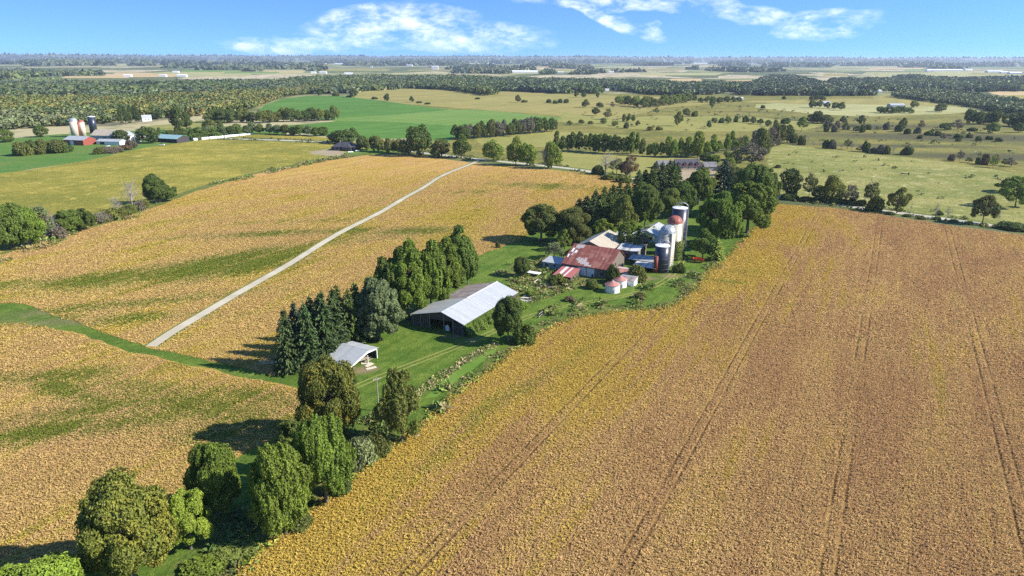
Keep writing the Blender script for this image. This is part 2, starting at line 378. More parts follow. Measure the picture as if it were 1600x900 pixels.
# far farmland: a patchwork of fields and wood lots
m, N = mat('far_land'); p = pos(N)
vr = N.n('ShaderNodeTexVoronoi', distance='CHEBYCHEV'); N.l(N.mapping(p, rot=(0, 0, -GA), scale=(1, .55, 1)), vr.inputs['Vector']); vr.inputs['Scale'].default_value = .0024; vr.inputs['Randomness'].default_value = .8
sc_ = N.n('ShaderNodeSeparateColor'); N.l(vr.outputs['Color'], sc_.inputs[0])
cr = N.n('ShaderNodeValToRGB'); N.l(sc_.outputs[0], cr.inputs[0]); cr.color_ramp.interpolation = 'CONSTANT'
cols = [(.10, .12, .05), (.20, .21, .09), (.12, .15, .055), (.36, .32, .18), (.13, .15, .06), (.22, .24, .10), (.46, .39, .26), (.10, .12, .05), (.28, .27, .14)]
cr.color_ramp.elements[0].color = (*cols[0], 1); cr.color_ramp.elements[1].position = .99; cr.color_ramp.elements[1].color = (*cols[1], 1)
for i, c_ in enumerate(cols[1:]):
    e_ = cr.color_ramp.elements.new((i+1)/len(cols)); e_.color = (*c_, 1)
nz = N.noise(p, .01, 6, .7); c = N.mix(N.math('MULTIPLY', N.rng(nz, .45, .6), .6), cr.outputs[0], (.05, .065, .03))
finish(N, c, .95, spec=.1); M['far_land'] = m

# ---------------------------------------------------------------- ground: one constrained triangulation cut into regions
PX = lambda pts: np.array([G(*p)[:2] for p in pts])
def strip(c, wd):
    c = np.asarray(c, float); d = np.gradient(c, axis=0); d /= np.linalg.norm(d, axis=1)[:, None]; n = np.stack([-d[:, 1], d[:, 0]], 1)
    w_ = np.asarray(wd if hasattr(wd, '__len__') else [wd]*len(c))[:, None]/2
    return np.vstack([c+n*w_, (c-n*w_)[::-1]])
def smooth_line(c, step):
    c = np.asarray(c, float); t = np.r_[0, np.cumsum(np.linalg.norm(np.diff(c, axis=0), axis=1))]
    n = max(4, int(t[-1]/step)); s = np.linspace(0, t[-1], n+1); o = np.stack([np.interp(s, t, c[:, i]) for i in (0, 1)], 1)
    for _ in range(6): o[1:-1] = .5*o[1:-1]+.25*(o[:-2]+o[2:])
    return o
rng = np.random.default_rng(11)
def rough(poly, step=4.0, amp=.35):
    """subdivide a boundary and let it wander a little, as field edges do"""
    out = []
    n = len(poly)
    for i in range(n):
        a, b = poly[i], poly[(i+1) % n]; L = np.linalg.norm(b-a); dist = np.linalg.norm((a+b)/2)
        st = max(step, dist*.012); k = max(1, min(60, int(L/st)))
        for j in range(k):
            q = a+(b-a)*j/k
            out.append(q+(rng.normal(0, amp*min(1+dist/500, 3), 2) if j else 0))
    return np.array(out)
NEARBASE = [[-420, 430], [-300, 60], [-60, 20], [140, 120], [190, 300], [60, 400], [-60, 330]]
soyR_edge = [(250, 1010), (365, 900), (440, 830), (500, 782), (560, 733), (620, 690), (665, 655), (700, 622), (755, 583), (800, 548), (835, 524), (870, 505), (905, 494), (960, 487), (1035, 482), (1062, 470), (1090, 443), (1112, 418), (1137, 398), (1160, 375), (1188, 345), (1212, 318)]
ROAD = [(300, 214), (440, 219), (540, 224), (620, 234), (700, 243), (760, 250), (850, 259), (900, 264), (960, 275), (1010, 284), (1100, 296), (1190, 305), (1240, 310), (1300, 319), (1400, 332), (1500, 345), (1600, 359), (1800, 392)]
road_c = smooth_line(PX(ROAD), 9)
LANE = [(236, 541), (262, 520), (310, 491), (360, 463), (400, 440), (440, 418), (470, 400), (510, 378), (560, 351), (610, 322), (640, 303), (680, 281), (712, 266), (742, 254), (752, 249)]
lane_c = smooth_line(PX(LANE), 5); lane_c[4:-4, 0] += (1.6*np.sin(np.arange(len(lane_c))/6.3)+.8*np.sin(np.arange(len(lane_c))/2.9+1))[4:-4]*.8; lane_c = smooth_line(lane_c, 5)
REG = []   # (name, material, polygon) : later ones win
def reg(name, mt, poly, rg=True, amp=.35, step=4.0): REG.append((name, mt, rough(np.asarray(poly), step, amp) if rg else np.asarray(poly)))
reg('field_margin', 'yard_grass', np.array(NEARBASE, float))
reg('shade_tinted_pasture', 'shade_tinted_pasture', PX([(560, 160), (600, 142), (760, 142), (900, 146), (1100, 148), (1300, 150), (1700, 150), (2100, 200), (2300, 320), (1600, 357), (1200, 306), (860, 258), (640, 236), (640, 200)]))
reg('tan_field', 'tan_field', PX([(540, 158), (560, 143), (640, 138), (780, 142), (900, 148), (1040, 152), (1130, 160), (1040, 168), (1010, 175), (960, 186), (930, 186), (870, 180), (760, 172), (640, 163)]))
reg('tan_field', 'pale_far', PX([(1180, 163), (1290, 157), (1390, 160), (1500, 163), (1540, 173), (1480, 178), (1350, 182), (1270, 178), (1180, 168)]))
reg('tan_field', 'tan_field', PX([(1150, 158), (1330, 154), (1470, 158), (1560, 168), (1480, 166), (1350, 163), (1250, 163)]))
reg('tan_field', 'tan_field', PX([(1365, 150), (1440, 144), (1465, 152), (1420, 158), (1365, 158)]))
reg('tan_field', 'tan_field', PX([(1530, 152), (1640, 144), (1640, 166), (1560, 160)]))
reg('pasture', 'roadside_field', PX([(880, 175), (960, 187), (1030, 180), (1180, 183), (1300, 195), (1240, 205), (1100, 206), (960, 200), (870, 190)]))
reg('green_field', 'green_field', PX([(395, 182), (412, 165), (440, 155), (480, 150), (535, 150), (600, 158), (690, 170), (760, 172), (690, 180), (560, 183), (500, 186)]))
reg('green_field', 'light_green_field', PX([(500, 186), (560, 183), (690, 173), (700, 171), (770, 173), (880, 184), (830, 196), (720, 197), (600, 191), (530, 190)]))
reg('green_field', 'green_field', PX([(440, 205), (450, 196), (530, 189), (600, 190), (720, 197), (716, 210), (700, 222), (650, 216), (560, 218), (500, 212)]))
reg('pasture', 'pale_pasture', PX([(1200, 232), (1225, 224), (1300, 234), (1420, 246), (1510, 258), (1570, 268), (1700, 290), (1900, 360), (1800, 388), (1600, 355), (1400, 328), (1300, 315), (1200, 304)]))
reg('pasture', 'roadside_field', PX([(870, 234), (960, 238), (1060, 246), (1120, 252), (1090, 292), (960, 272), (880, 260)]))
reg('pasture', 'roadside_field', PX([(740, 215), (870, 205), (1000, 212), (1000, 226), (870, 228), (760, 232)]))
reg('meadow', 'meadow', PX([(-500, 250), (-60, 225), (60, 212), (190, 205), (330, 197), (440, 200), (450, 214), (330, 217), (230, 231), (140, 251), (50, 264), (-100, 285), (-500, 340)]))
reg('meadow', 'pale_pasture', PX([(220, 198), (300, 190), (365, 180), (362, 192), (270, 205)]))
reg('corn_field', 'corn', PX([(-500, 350), (-100, 284), (60, 263), (140, 250), (230, 230), (330, 216), (400, 210), (480, 212), (530, 218), (600, 232), (575, 241), (500, 251), (400, 272), (330, 292), (240, 322), (170, 345), (60, 378), (-100, 430), (-500, 560)]))
reg('bare_yard', 'bare_soil', PX([(480, 237), (520, 232), (548, 240), (530, 245), (490, 241)]))
reg('lawn', 'mown_grass', PX([(548, 232), (600, 233), (625, 238), (600, 241), (560, 244), (530, 247)]))
reg('hedge_strip', 'rough_grass', strip(smooth_line(PX([(-300, 500), (-60, 425), (60, 384), (170, 349), (240, 323), (310, 297), (400, 272), (500, 250), (575, 240)]), 12), [16]*1000 if False else 15))
reg('verge', 'verge', strip(road_c, 19))
soyL = [(-400, 545), (-60, 418), (60, 379), (170, 349), (250, 321), (300, 301), (390, 274), (500, 252), (580, 242), (640, 240), (745, 255), (860, 265), (920, 271), (975, 284), (1010, 292), (960, 330), (905, 350), (850, 358), (815, 376), (790, 385), (745, 402), (700, 440), (600, 480), (530, 520), (450, 560), (428, 588), (330, 566), (230, 543), (150, 515), (80, 492), (38, 475), (-60, 470), (-500, 560)]
reg('soybean_field', 'soy_left', PX(soyL), amp=.5)
soyN = [(-700, 640), (-60, 508), (40, 503), (120, 520), (190, 545), (260, 562), (350, 582), (440, 600), (474, 608), (462, 652), (420, 690), (360, 722), (330, 770), (290, 800), (250, 850), (130, 880), (60, 950), (-100, 1060), (-900, 1060)]
reg('grass_strip', 'yard_grass', PX([(-400, 500), (-60, 470), (38, 475), (80, 492), (150, 515), (230, 543), (330, 566), (428, 588), (500, 600), (480, 612), (440, 602), (350, 584), (260, 564), (190, 547), (120, 522), (40, 505), (-60, 510), (-400, 560)]))
reg('soybean_field', 'soy_near', PX(soyN), amp=.5)
yard = [(430, 592), (428, 560), (560, 500), (640, 460), (745, 400), (800, 380), (850, 352), (960, 322), (1080, 300), (1190, 305), (1214, 316), (1188, 348), (1160, 378), (1137, 400), (1112, 420), (1090, 446), (1062, 472), (1035, 484), (960, 489), (905, 496), (870, 507), (835, 526), (800, 550), (755, 585), (700, 624), (665, 657), (620, 692), (560, 735), (500, 784), (440, 832), (365, 902), (250, 1012), (20, 1012), (130, 882), (250, 852), (290, 802), (330, 772), (360, 724), (420, 692), (462, 654), (474, 610)]
reg('farmyard_grass', 'yard_grass', PX(yard))
reg('rough_ground', 'rough_grass', PX([(785, 475), (800, 440), (770, 430), (800, 412), (850, 405), (890, 402), (930, 440), (905, 448), (880, 458), (850, 468), (820, 476)]))
reg('rough_ground', 'rough_grass', PX([(620, 690), (560, 733), (500, 782), (440, 830), (365, 900), (250, 1010), (170, 1010), (270, 880), (360, 800), (440, 760), (500, 700), (540, 660), (580, 640), (600, 650)]), amp=.8)
reg('rough_ground', 'rough_grass', PX([(660, 657), (700, 612), (755, 570), (800, 535), (835, 512), (870, 494), (905, 484), (960, 478), (1040, 474), (1062, 455), (1090, 430), (1112, 404), (1130, 398), (1137, 400), (1090, 446), (1062, 472), (1035, 484), (960, 489), (905, 496), (870, 507), (835, 526), (800, 550), (755, 585), (700, 624)]), amp=.8)
reg('mown_strip', 'mown_grass', PX([(664, 622), (690, 596), (725, 568), (760, 548), (775, 546), (752, 566), (715, 594), (682, 620)]))
reg('soybean_field', 'soy_right', np.vstack([PX(soyR_edge), PX([(1330, 328), (1480, 352), (1600, 368), (1800, 400)]), [[520, 120], [500, 30], [-20, 20]]]), amp=.45)
TRK = [(478, 640), (520, 618), (570, 597), (650, 566), (700, 548), (745, 530), (800, 505), (840, 487), (900, 474), (960, 467), (1015, 453), (1045, 436), (1062, 418), (1068, 402)]
trk = smooth_line(PX(TRK), 5)
td = np.gradient(trk, axis=0); td /= np.linalg.norm(td, axis=1)[:, None]; tn = np.stack([-td[:, 1], td[:, 0]], 1)
reg('wheel_track', 'wheel_track', strip(trk+tn*.95, .55), rg=False)
reg('wheel_track', 'wheel_track', strip(trk-tn*.95, .55), rg=False)
drv = smooth_line(PX([(1105, 296), (1110, 285), (1095, 272), (1075, 268)]), 6)
reg('farm_lane', 'lane_gravel', strip(drv, 5), rg=False)
reg('bare_yard', 'bare_soil', PX([(1050, 268), (1080, 262), (1120, 262), (1115, 280), (1090, 290), (1055, 282)]))
reg('lane_verge', 'verge', strip(lane_c, 5.0))
reg('farm_lane', 'lane_gravel', strip(lane_c, np.linspace(3.6, 3.2, len(lane_c))), amp=.28, step=2.5)
reg('gravel_road', 'gravel', strip(road_c, 7.5), amp=.12, step=5)
# far fields that show
for a in [('stubble', 'stubble_far', [(1022, 130), (1050, 123), (1095, 123), (1098, 131), (1060, 133)]), ('stubble', 'stubble_far', [(1130, 126), (1200, 124), (1260, 126), (1215, 133), (1150, 134)]),
          ('stubble', 'stubble_far', [(1110, 144), (1150, 138), (1200, 138), (1180, 146)]), ('far_field', 'pale_far', [(1435, 114), (1480, 111), (1580, 112), (1600, 119), (1500, 122), (1450, 120)]),
          ('far_field', 'pale_far', [(1355, 120), (1380, 114), (1410, 115), (1400, 122)]), ('stubble', 'stubble_far', [(1290, 133), (1320, 129), (1370, 129), (1350, 135)]),
          ('stubble', 'stubble_far', [(1180, 124), (1200, 119), (1210, 121), (1195, 127)]), ('stubble', 'stubble_far', [(395, 114), (430, 110), (480, 110), (470, 115)]),
          ('far_field', 'pale_far', [(180, 118), (260, 112), (395, 113), (390, 119), (280, 120)]), ('far_field', 'pale_far', [(165, 102), (200, 97), (210, 100), (190, 104)]),
          ('far_field', 'pale_far', [(235, 142), (260, 139), (310, 140), (290, 145), (240, 147)]), ('far_field', 'pale_far', [(790, 113), (850, 112), (850, 115), (795, 116)]),
          ('stubble', 'stubble_far', [(1540, 143), (1640, 138), (1640, 147), (1560, 149)]), ('far_field', 'tan_field', [(970, 142), (1010, 140), (1015, 144), (975, 145)])]:
    reg(a[0], a[1], PX(a[2]), amp=1.0)
srg = np.random.default_rng(41)
for k in range(46):
    yy = 98.5+26*srg.random()**1.3; xx = srg.uniform(-20, 1620); ww = srg.uniform(35, 150); th_ = (yy-95)*srg.uniform(.07, .16)+.35; sk = srg.uniform(-.5, .5)
    if 700 < xx < 1300 and yy > 121: continue
    reg('far_field', ['pale_far', 'stubble_far', 'tan_field', 'pale_far', 'light_green_field'][k % 5], PX([(xx-ww/2, yy), (xx-ww*.42, yy-th_+sk*.3), (xx+ww/2, yy-th_+sk), (xx+ww*.4, yy+sk*.6)]), amp=1.0)
# grid points
P = []
r = 40.0
while r < 90000:
    st = 2.6 if r < 1200 else 3.5
    n = int(150 if r < 1200 else 110)
    for k in range(n): P.append((r*math.cos(R(28+124*k/n+random.Random(k+r).random()*.5)), r*math.sin(R(28+124*k/n))))
    r *= 1.022 if r < 1200 else 1.04
for r_ in (60, 150, 400, 1200, 4000, 15000, 60000, 90000):
    for k in range(48): P.append((r_*math.cos(R(154+230*k/48)), r_*math.sin(R(154+230*k/48))))
P.append((3., 3.)); P.append((0., -20.))
vs = [Vector(p) for p in P]; edges = []
for nm, mt, poly in REG:
    b = len(vs); k = len(poly); vs += [Vector(p) for p in poly]; edges += [(b+i, b+(i+1) % k) for i in range(k)]
cv_, ce_, cf_, *_ = delaunay_2d_cdt(vs, edges, [], 0, 1e-3)
gv = np.array([(v.x, v.y) for v in cv_]); gf = np.array(cf_, np.int32); cen = gv[gf].mean(1)
def inside(poly, pts):
    x, y = pts[:, 0], pts[:, 1]; ins = np.zeros(len(pts), bool); bb = (x >= poly[:, 0].min()) & (x <= poly[:, 0].max()) & (y >= poly[:, 1].min()) & (y <= poly[:, 1].max())
    idx = np.nonzero(bb)[0]; X, Y = x[idx], y[idx]; r_ = np.zeros(len(idx), bool); n = len(poly)
    for i in range(n):
        a, b = poly[i], poly[(i+1) % n]
        if a[1] == b[1]: continue
        c_ = ((a[1] > Y) != (b[1] > Y)) & (X < (b[0]-a[0])*(Y-a[1])/(b[1]-a[1])+a[0]); r_ ^= c_
    ins[idx] = r_; return ins
rid = np.full(len(gf), -1)
for i, (nm, mt, poly) in enumerate(REG): rid[inside(poly, cen)] = i
gz = hgt(gv[:, 0], gv[:, 1])
# crop attributes; the mask also carries the cloud shade painted on the pasture
def line_dist(pts, line):
    d = np.full(len(pts), 1e9)
    for a, b in zip(line[:-1], line[1:]):
        e = b-a; t = np.clip(((pts-a)@e)/(e@e), 0, 1); d = np.minimum(d, np.linalg.norm(pts-a-t[:, None]*e, axis=1))
    return d
near = np.hypot(gv[:, 0], gv[:, 1]) < 1600
edge = np.zeros(len(gv)); dR = line_dist(gv[near], PX(soyR_edge)); dRoad = line_dist(gv[near], road_c); dLane = line_dist(gv[near], lane_c)
edge[near] = np.clip(1-dR/55, 0, 1)*1.0+np.clip(1-(dRoad-8)/16, 0, 1)*.5
green = np.zeros(len(gv))
def blob(px, py, L, Wd, ang, a):
    c = G(px, py)[:2]; d = gv-c; ca, sa = math.cos(R(ang)), math.sin(R(ang)); u_ = d[:, 0]*ca+d[:, 1]*sa; v_ = -d[:, 0]*sa+d[:, 1]*ca
    global green; green = np.maximum(green, a*np.exp(-(u_/L)**2-(v_/Wd)**2))
BLOBS = [(330, 410, 60, 12, 40, 1), (270, 425, 60, 10, 20, .9), (380, 415, 35, 12, 50, 1), (300, 345, 30, 4, 10, .35), (640, 362, 26, 9, 20, 1), (560, 375, 24, 7, 20, .55), (850, 290, 45, 12, -10, .55), (720, 300, 40, 9, 0, .35), (430, 365, 60, 7, 10, .8), (120, 440, 60, 8, 15, .8), (200, 475, 50, 6, 20, .7),
           (150, 500, 45, 6, 10, .6), (60, 590, 30, 6, 10, .7), (130, 620, 40, 4, -25, .75), (60, 675, 34, 6, 15, 1), (150, 640, 30, 5, 20, .8), (330, 640, 40, 8, -20, .7), (400, 620, 20, 5, -20, .6), (230, 605, 30, 5, -10, .5), (480, 345, 50, 5, 10, .5), (330, 680, 16, 5, 0, .6),
           (1130, 440, 18, 3, -20, .9), (1170, 425, 12, 3, -10, .7), (830, 600, 22, 3, 55, .8), (760, 640, 30, 4, 60, .7), (700, 700, 26, 5, 60, .6), (900, 560, 22, 3, 62, .6), (1390, 365, 20, 3, -5, .5), (1520, 400, 25, 3, 60, .5), (1340, 530, 18, 4, -10, .45), (1400, 345, 30, 3, -12, .5),
           (570, 578, 5, 3, 30, 1), (715, 528, 9, 2.2, -25, .9), (915, 440, 9, 3, -25, 1), (1000, 436, 7, 3, 0, 1), (1045, 432, 7, 3, 10, .9), (880, 430, 6, 3, 0, .8), (1085, 410, 4, 2, 0, .8), (1100, 188, 260, 40, 0, .9), (1300, 197, 260, 40, 0, .9), (1500, 215, 200, 50, -10, 1.0), (1400, 228, 160, 18, -10, .8), (1560, 245, 120, 30, -10, .9), (990, 195, 150, 25, 0, .6), (1190, 175, 180, 30, 0, .6)]  # the wide pasture blobs mark where cloud shade is painted
for b_ in BLOBS: blob(*b_)
edge = edge.astype(np.float32); green = np.clip(green, 0, 1).astype(np.float32)
made = {}
def ground_piece(name, mt, sel, parts=None):
    f = gf[sel]
    if not len(f): return
    ids, inv = np.unique(f, return_inverse=True); v = np.c_[gv[ids], gz[ids]]
    me = mesh_np(name, v, inv.reshape(-1, 3), [M[mt]], smooth=True)
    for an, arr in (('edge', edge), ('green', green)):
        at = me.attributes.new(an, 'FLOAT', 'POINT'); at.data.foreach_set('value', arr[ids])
    o = link(name, me); tag(o, kind='structure'); return o
# CCW check
a_, b_, c_ = gv[gf[:, 0]], gv[gf[:, 1]], gv[gf[:, 2]]
flip = ((b_-a_)[:, 0]*(c_-a_)[:, 1]-(b_-a_)[:, 1]*(c_-a_)[:, 0]) < 0; gf[flip] = gf[flip][:, ::-1]
ground_piece('ground', 'far_land', rid == -1)
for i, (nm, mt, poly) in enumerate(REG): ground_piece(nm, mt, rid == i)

# ---------------------------------------------------------------- foliage
def quads(p, nrm, size, rg, jit=.5, asp=.75, axis=None):
    """leaf sprays: one small kite per point, facing roughly along nrm; returns verts, faces"""
    n = len(p); nn = nrm+rg.normal(0, jit, (n, 3)); nn /= np.linalg.norm(nn, axis=1)[:, None]+1e-9
    t = axis+rg.normal(0, .25, (n, 3)) if axis is not None else rg.normal(0, 1, (n, 3))
    t = t-nn*(t*nn).sum(1)[:, None]; t /= np.linalg.norm(t, axis=1)[:, None]+1e-9
    b = np.cross(nn, t); s = (np.broadcast_to(size, (n,))*rg.uniform(.65, 1.3, n))[:, None]
    k = nn*s*.18
    v = np.stack([p-t*s*.62-k, p+b*s*asp*.5+k*.4, p+t*s*.62-k, p-b*s*asp*.5+k*.4], 1).reshape(-1, 3)
    f = np.arange(4*n).reshape(n, 4); return v, f
def lobes(rg, K, Wd, H, z0, lr, egg=0.0, up_=.0):
    i = np.arange(K)+.5; ph = np.arccos(1-1.75*i/K); th = math.pi*(1+5**.5)*i
    d = np.stack([np.cos(th)*np.sin(ph), np.sin(th)*np.sin(ph), np.cos(ph)], 1)+rg.normal(0, .16, (K, 3)); d /= np.linalg.norm(d, axis=1)[:, None]
    hz = (H-z0)/2; zc = z0+hz*.92
    rr = 1-egg*np.clip(d[:, 2], 0, 1)
    c = np.stack([d[:, 0]*Wd/2*rr, d[:, 1]*Wd/2*rr, d[:, 2]*hz], 1)*rg.uniform(.55, .93, K)[:, None]+[0, 0, zc]
    r = Wd*lr*rg.uniform(.6, 1.4, K); return c, r, zc
def crown(seed, n, Wd=13., H=15., z0=2.0, K=46, lr=.155, size=.5, jit=.55, egg=.25, gap=0.0):
    rg = np.random.default_rng(seed); c, r, zc = lobes(rg, K, Wd, H, z0, lr, egg)
    if gap:
        k = rg.random(K) > gap; c, r = c[k], r[k]
    pr_ = r**2/np.sum(r**2); out_p = []; out_n = []; got = 0
    axis_c = np.array([0, 0, zc])
    while got < n:
        m_ = n; li = rg.choice(len(c), m_, p=pr_); d = rg.normal(0, 1, (m_, 3)); d /= np.linalg.norm(d, axis=1)[:, None]
        o = c[li]-axis_c; o /= np.linalg.norm(o, axis=1)[:, None]+1e-9
        ok = (d*o).sum(1) > -.35
        q = c[li]+d*(r[li]*rg.uniform(.80, 1.10, m_)*(1+.16*np.sin(d[:, 0]*9+li)))[:, None]*[1, 1, .9]
        dd = np.linalg.norm(q[:, None, :]-c[None, :, :], axis=2)/r[None, :]; dd[np.arange(m_), li] = 9
        ok &= dd.min(1) > .86
        ok &= q[:, 2] > z0*.6
        out_p.append(q[ok]); out_n.append(d[ok]*1.0+o[ok]*.25); got += ok.sum()
    p = np.vstack(out_p)[:n]; nn = np.vstack(out_n)[:n]
    v, f = quads(p, nn, size, rg, jit); return v, f, c, r
def woody(seed, c, H, trunk_h, r0, nl=14, bend=.3):
    """tapered trunk with limbs reaching into the crown"""
    rg = np.random.default_rng(seed); mb = MB(); top = np.array([rg.normal(0, bend), rg.normal(0, bend), H*.72])
    pts = [np.array([0, 0, -.4]), np.array([0, 0, trunk_h*.5]), np.array([top[0]*.3, top[1]*.3, trunk_h+1]), top*[.7, .7, .75], top]
    mb.tube(pts, [r0*1.25, r0, r0*.85, r0*.45, r0*.12], 8)
    for k in rg.choice(len(c), min(nl, len(c)), replace=False):
        a = pts[2]+(pts[4]-pts[2])*rg.uniform(0, .6); e = c[k]; m_ = (a+e)/2+[0, 0, -.4]
        mb.tube([a, m_, e], [r0*.38, r0*.25, r0*.07], 5, cap=False)
    return mb
def spruce_sprays(seed, H=14., Wd=7., n_wh=30, nb=11, size=.62, z0=.4, pw=.62, dens=1.0):
    rg = np.random.default_rng(seed); P_, N_, A_ = [], [], []
    for i in range(n_wh):
        z = z0+(H-z0)*(i/n_wh)**.95; Rr = Wd/2*max(.06, (1-(z-z0)/(H-z0))**pw)
        for k in range(nb):
            th = rg.uniform(0, 2*math.pi); L = Rr*rg.uniform(.7, 1.15); m_ = max(2, int(L/.24*dens))
            t = np.linspace(.25, 1, m_); dz = -.32*L*t+.16*L*t**3
            rad = np.array([math.cos(th), math.sin(th), 0]); side = np.array([-rad[1], rad[0], 0])
            q = rad*(L*t)[:, None]+side*(rg.normal(0, .16, m_)*(1.2-t*.6))[:, None]+np.array([0, 0, z])+np.c_[np.zeros(m_), np.zeros(m_), dz+rg.normal(0, .08, m_)]
            P_.append(q); N_.append(np.tile(rad*.55+np.array([0, 0, .8]), (m_, 1))); A_.append(np.tile(rad+np.array([0, 0, -.5]), (m_, 1)))
    # leader
    P_.append(np.array([[0, 0, H+.1], [0, 0, H-.3], [.1, 0, H-.5]])); N_.append(np.array([[1., 0, 0]]*3)); A_.append(np.array([[0, 0, 1.]]*3))
    v, f = quads(np.vstack(P_), np.vstack(N_), size, rg, .35, .55, np.vstack(A_)); return v, f
def bare(seed, H=9., Wd=6., nb=26, r0=.16, mbt=None):
    rg = np.random.default_rng(seed); mb = MB(); mb.tube([(0, 0, -.3), (rg.normal(0, .2), rg.normal(0, .2), H*.4), (rg.normal(0, .5), rg.normal(0, .5), H*.92)], [r0, r0*.7, r0*.15], 6)
    for i in range(nb):
        z = H*rg.uniform(.22, .85); th = rg.uniform(0, 6.28); L = Wd/2*rg.uniform(.5, 1.1)*(1.15-z/H*.6)
        a = np.array([0, 0, z]); e = a+[math.cos(th)*L, math.sin(th)*L, L*rg.uniform(.5, 1.2)]; mb.tube([a, (a+e)/2+[0, 0, -.15*L], e], [r0*.4, r0*.24, r0*.06], 4, cap=False)
        for j in range(5):
            s_ = a+(e-a)*rg.uniform(.35, .95); g = s_+rg.normal(0, .28*L, 3)+[0, 0, .3*L]; mb.tube([s_, g], [r0*.13, r0*.05], 3, cap=False)
    return mb
PROTO = {}
def proto(kind, seed, vf, woodmb, H, Wd, lm, wm='bark'):
    v, f = vf; qx = np.percentile(np.abs(v[:, :2]), 99.0)*2; kx = Wd/qx; kz = H/np.percentile(v[:, 2], 99.6); v = v*[kx, kx, kz]
    if woodmb is not None: woodmb.v = [(a*kx, b*kx, c*kz) for a, b, c in woodmb.v]
    cm = mesh_np(kind+'_crown', v, f, [M[lm]]); tm = None
    if woodmb is not None:
        tm = bpy.data.meshes.new(kind+'_trunk'); tm.from_pydata(woodmb.v, [], woodmb.f); tm.materials.append(M[wm]); tm.update()
    PROTO.setdefault(kind, []).append((cm, tm, H, Wd))
for sd_ in range(5):      # near, dense round broadleaf
    v, f, c, r = crown(100+sd_, 26000, K=60+sd_*5, lr=.105+.004*sd_, size=.38, egg=.12+.09*sd_, z0=1.4, jit=.5, gap=.10); proto('maple', sd_, (v, f), woody(sd_, c, 15, 2.2, .38), 15, 13.2, 'leaf')
for sd_ in range(3):      # airy, ragged
    v, f, c, r = crown(200+sd_, 7500, K=40, lr=.115, size=.5, egg=.4, z0=2.2, gap=.25, jit=.8); proto('airy', sd_, (v, f), woody(20+sd_, c, 15, 2.6, .3, 20), 15, 12.4, 'leaf')
for sd_ in range(4):      # tall, cauliflower-headed, down to the ground
    v, f, c, r = crown(300+sd_, 24000, Wd=13, H=18, K=84, lr=.10, size=.46, egg=.3, z0=.6, jit=.45); proto('tall', sd_, (v, f), woody(30+sd_, c, 18, 2, .4), 18, 13, 'leaf')
for sd_ in range(3):
    v, f = spruce_sprays(40+sd_, nb=11, dens=1.0); mb = MB(); mb.tube([(0, 0, -.3), (0, 0, 7), (0, 0, 13.6)], [.26, .17, .03], 7); proto('spruce', sd_, (v, f), mb, 14, 6, 'needle')
for sd_ in range(4):      # mid-distance round tree
    v, f, c, r = crown(400+sd_, 2800, K=24+6*sd_, lr=.165, size=.85, egg=.1+.2*sd_, z0=.8, gap=.12*sd_, jit=.6); proto('mid', sd_, (v, f), woody(50+sd_, c, 15, 2.2, .36, 6), 15, 13, 'leaf')
for sd_ in range(3):      # slim young tree
    v, f, c, r = crown(500+sd_, 1800, Wd=7, H=14, K=30, lr=.2, size=.8, egg=.45, z0=1.0, jit=.7); proto('slim', sd_, (v, f), woody(60+sd_, c, 14, 2, .22, 6), 14, 7, 'leaf')
for sd_ in range(3):
    v, f, c, r = crown(600+sd_, 2600, Wd=5, H=3.2, K=20, lr=.2, size=.42, egg=.1, z0=-.3, jit=.7); proto('bush', sd_, (v, f), None, 3.1, 5, 'leaf')
for sd_ in range(2):
    v, f, c, r = crown(700+sd_, 1500, Wd=8, H=11, K=24, lr=.13, size=.5, egg=.3, z0=1.5, gap=.2, jit=.9); proto('thin', sd_, (v, f), bare(70+sd_, 11, 8, 30, .2), 11, 8.6, 'leaf')
for sd_ in range(3):
    mb = bare(80+sd_, 10, 7.5, 34, .2); PROTO.setdefault('dead', []).append((mb, 10, 7.5))
for k_ in PROTO['dead'][:]: pass
dead_meshes = []
for mb, H_, W_ in PROTO.pop('dead'):
    me = bpy.data.meshes.new('dead_tree_wood'); me.from_pydata(mb.v, [], mb.f); me.materials.append(M['dead_bark']); me.update(); dead_meshes.append((me, H_, W_))
TINT = dict(green=(.108, .152, .020, 1), dark=(.068, .096, .020, 1), mid=(.088, .128, .022, 1), bright=(.150, .200, .024, 1), yellow=(.150, .195, .030, 1), olive=(.120, .140, .028, 1), grey=(.120, .145, .060, 1),
            autumn=(.115, .135, .022, .70), orange=(.100, .118, .020, .5), spruce=(.048, .076, .022, 1), bluespruce=(.030, .058, .032, 1), brown=(.115, .085, .045, 1), lime=(.22, .26, .05, 1), darkolive=(.092, .105, .024, 1), greybrown=(.13, .115, .08, 1), rust=(.135, .088, .040, 1))
prnd = random.Random(5)
NAMES = dict(maple='maple_tree', airy='ash_tree', tall='willow_tree', spruce='spruce_tree', mid='broadleaf_tree', slim='poplar_tree', bush='bush', thin='sparse_tree', dead='dead_tree')
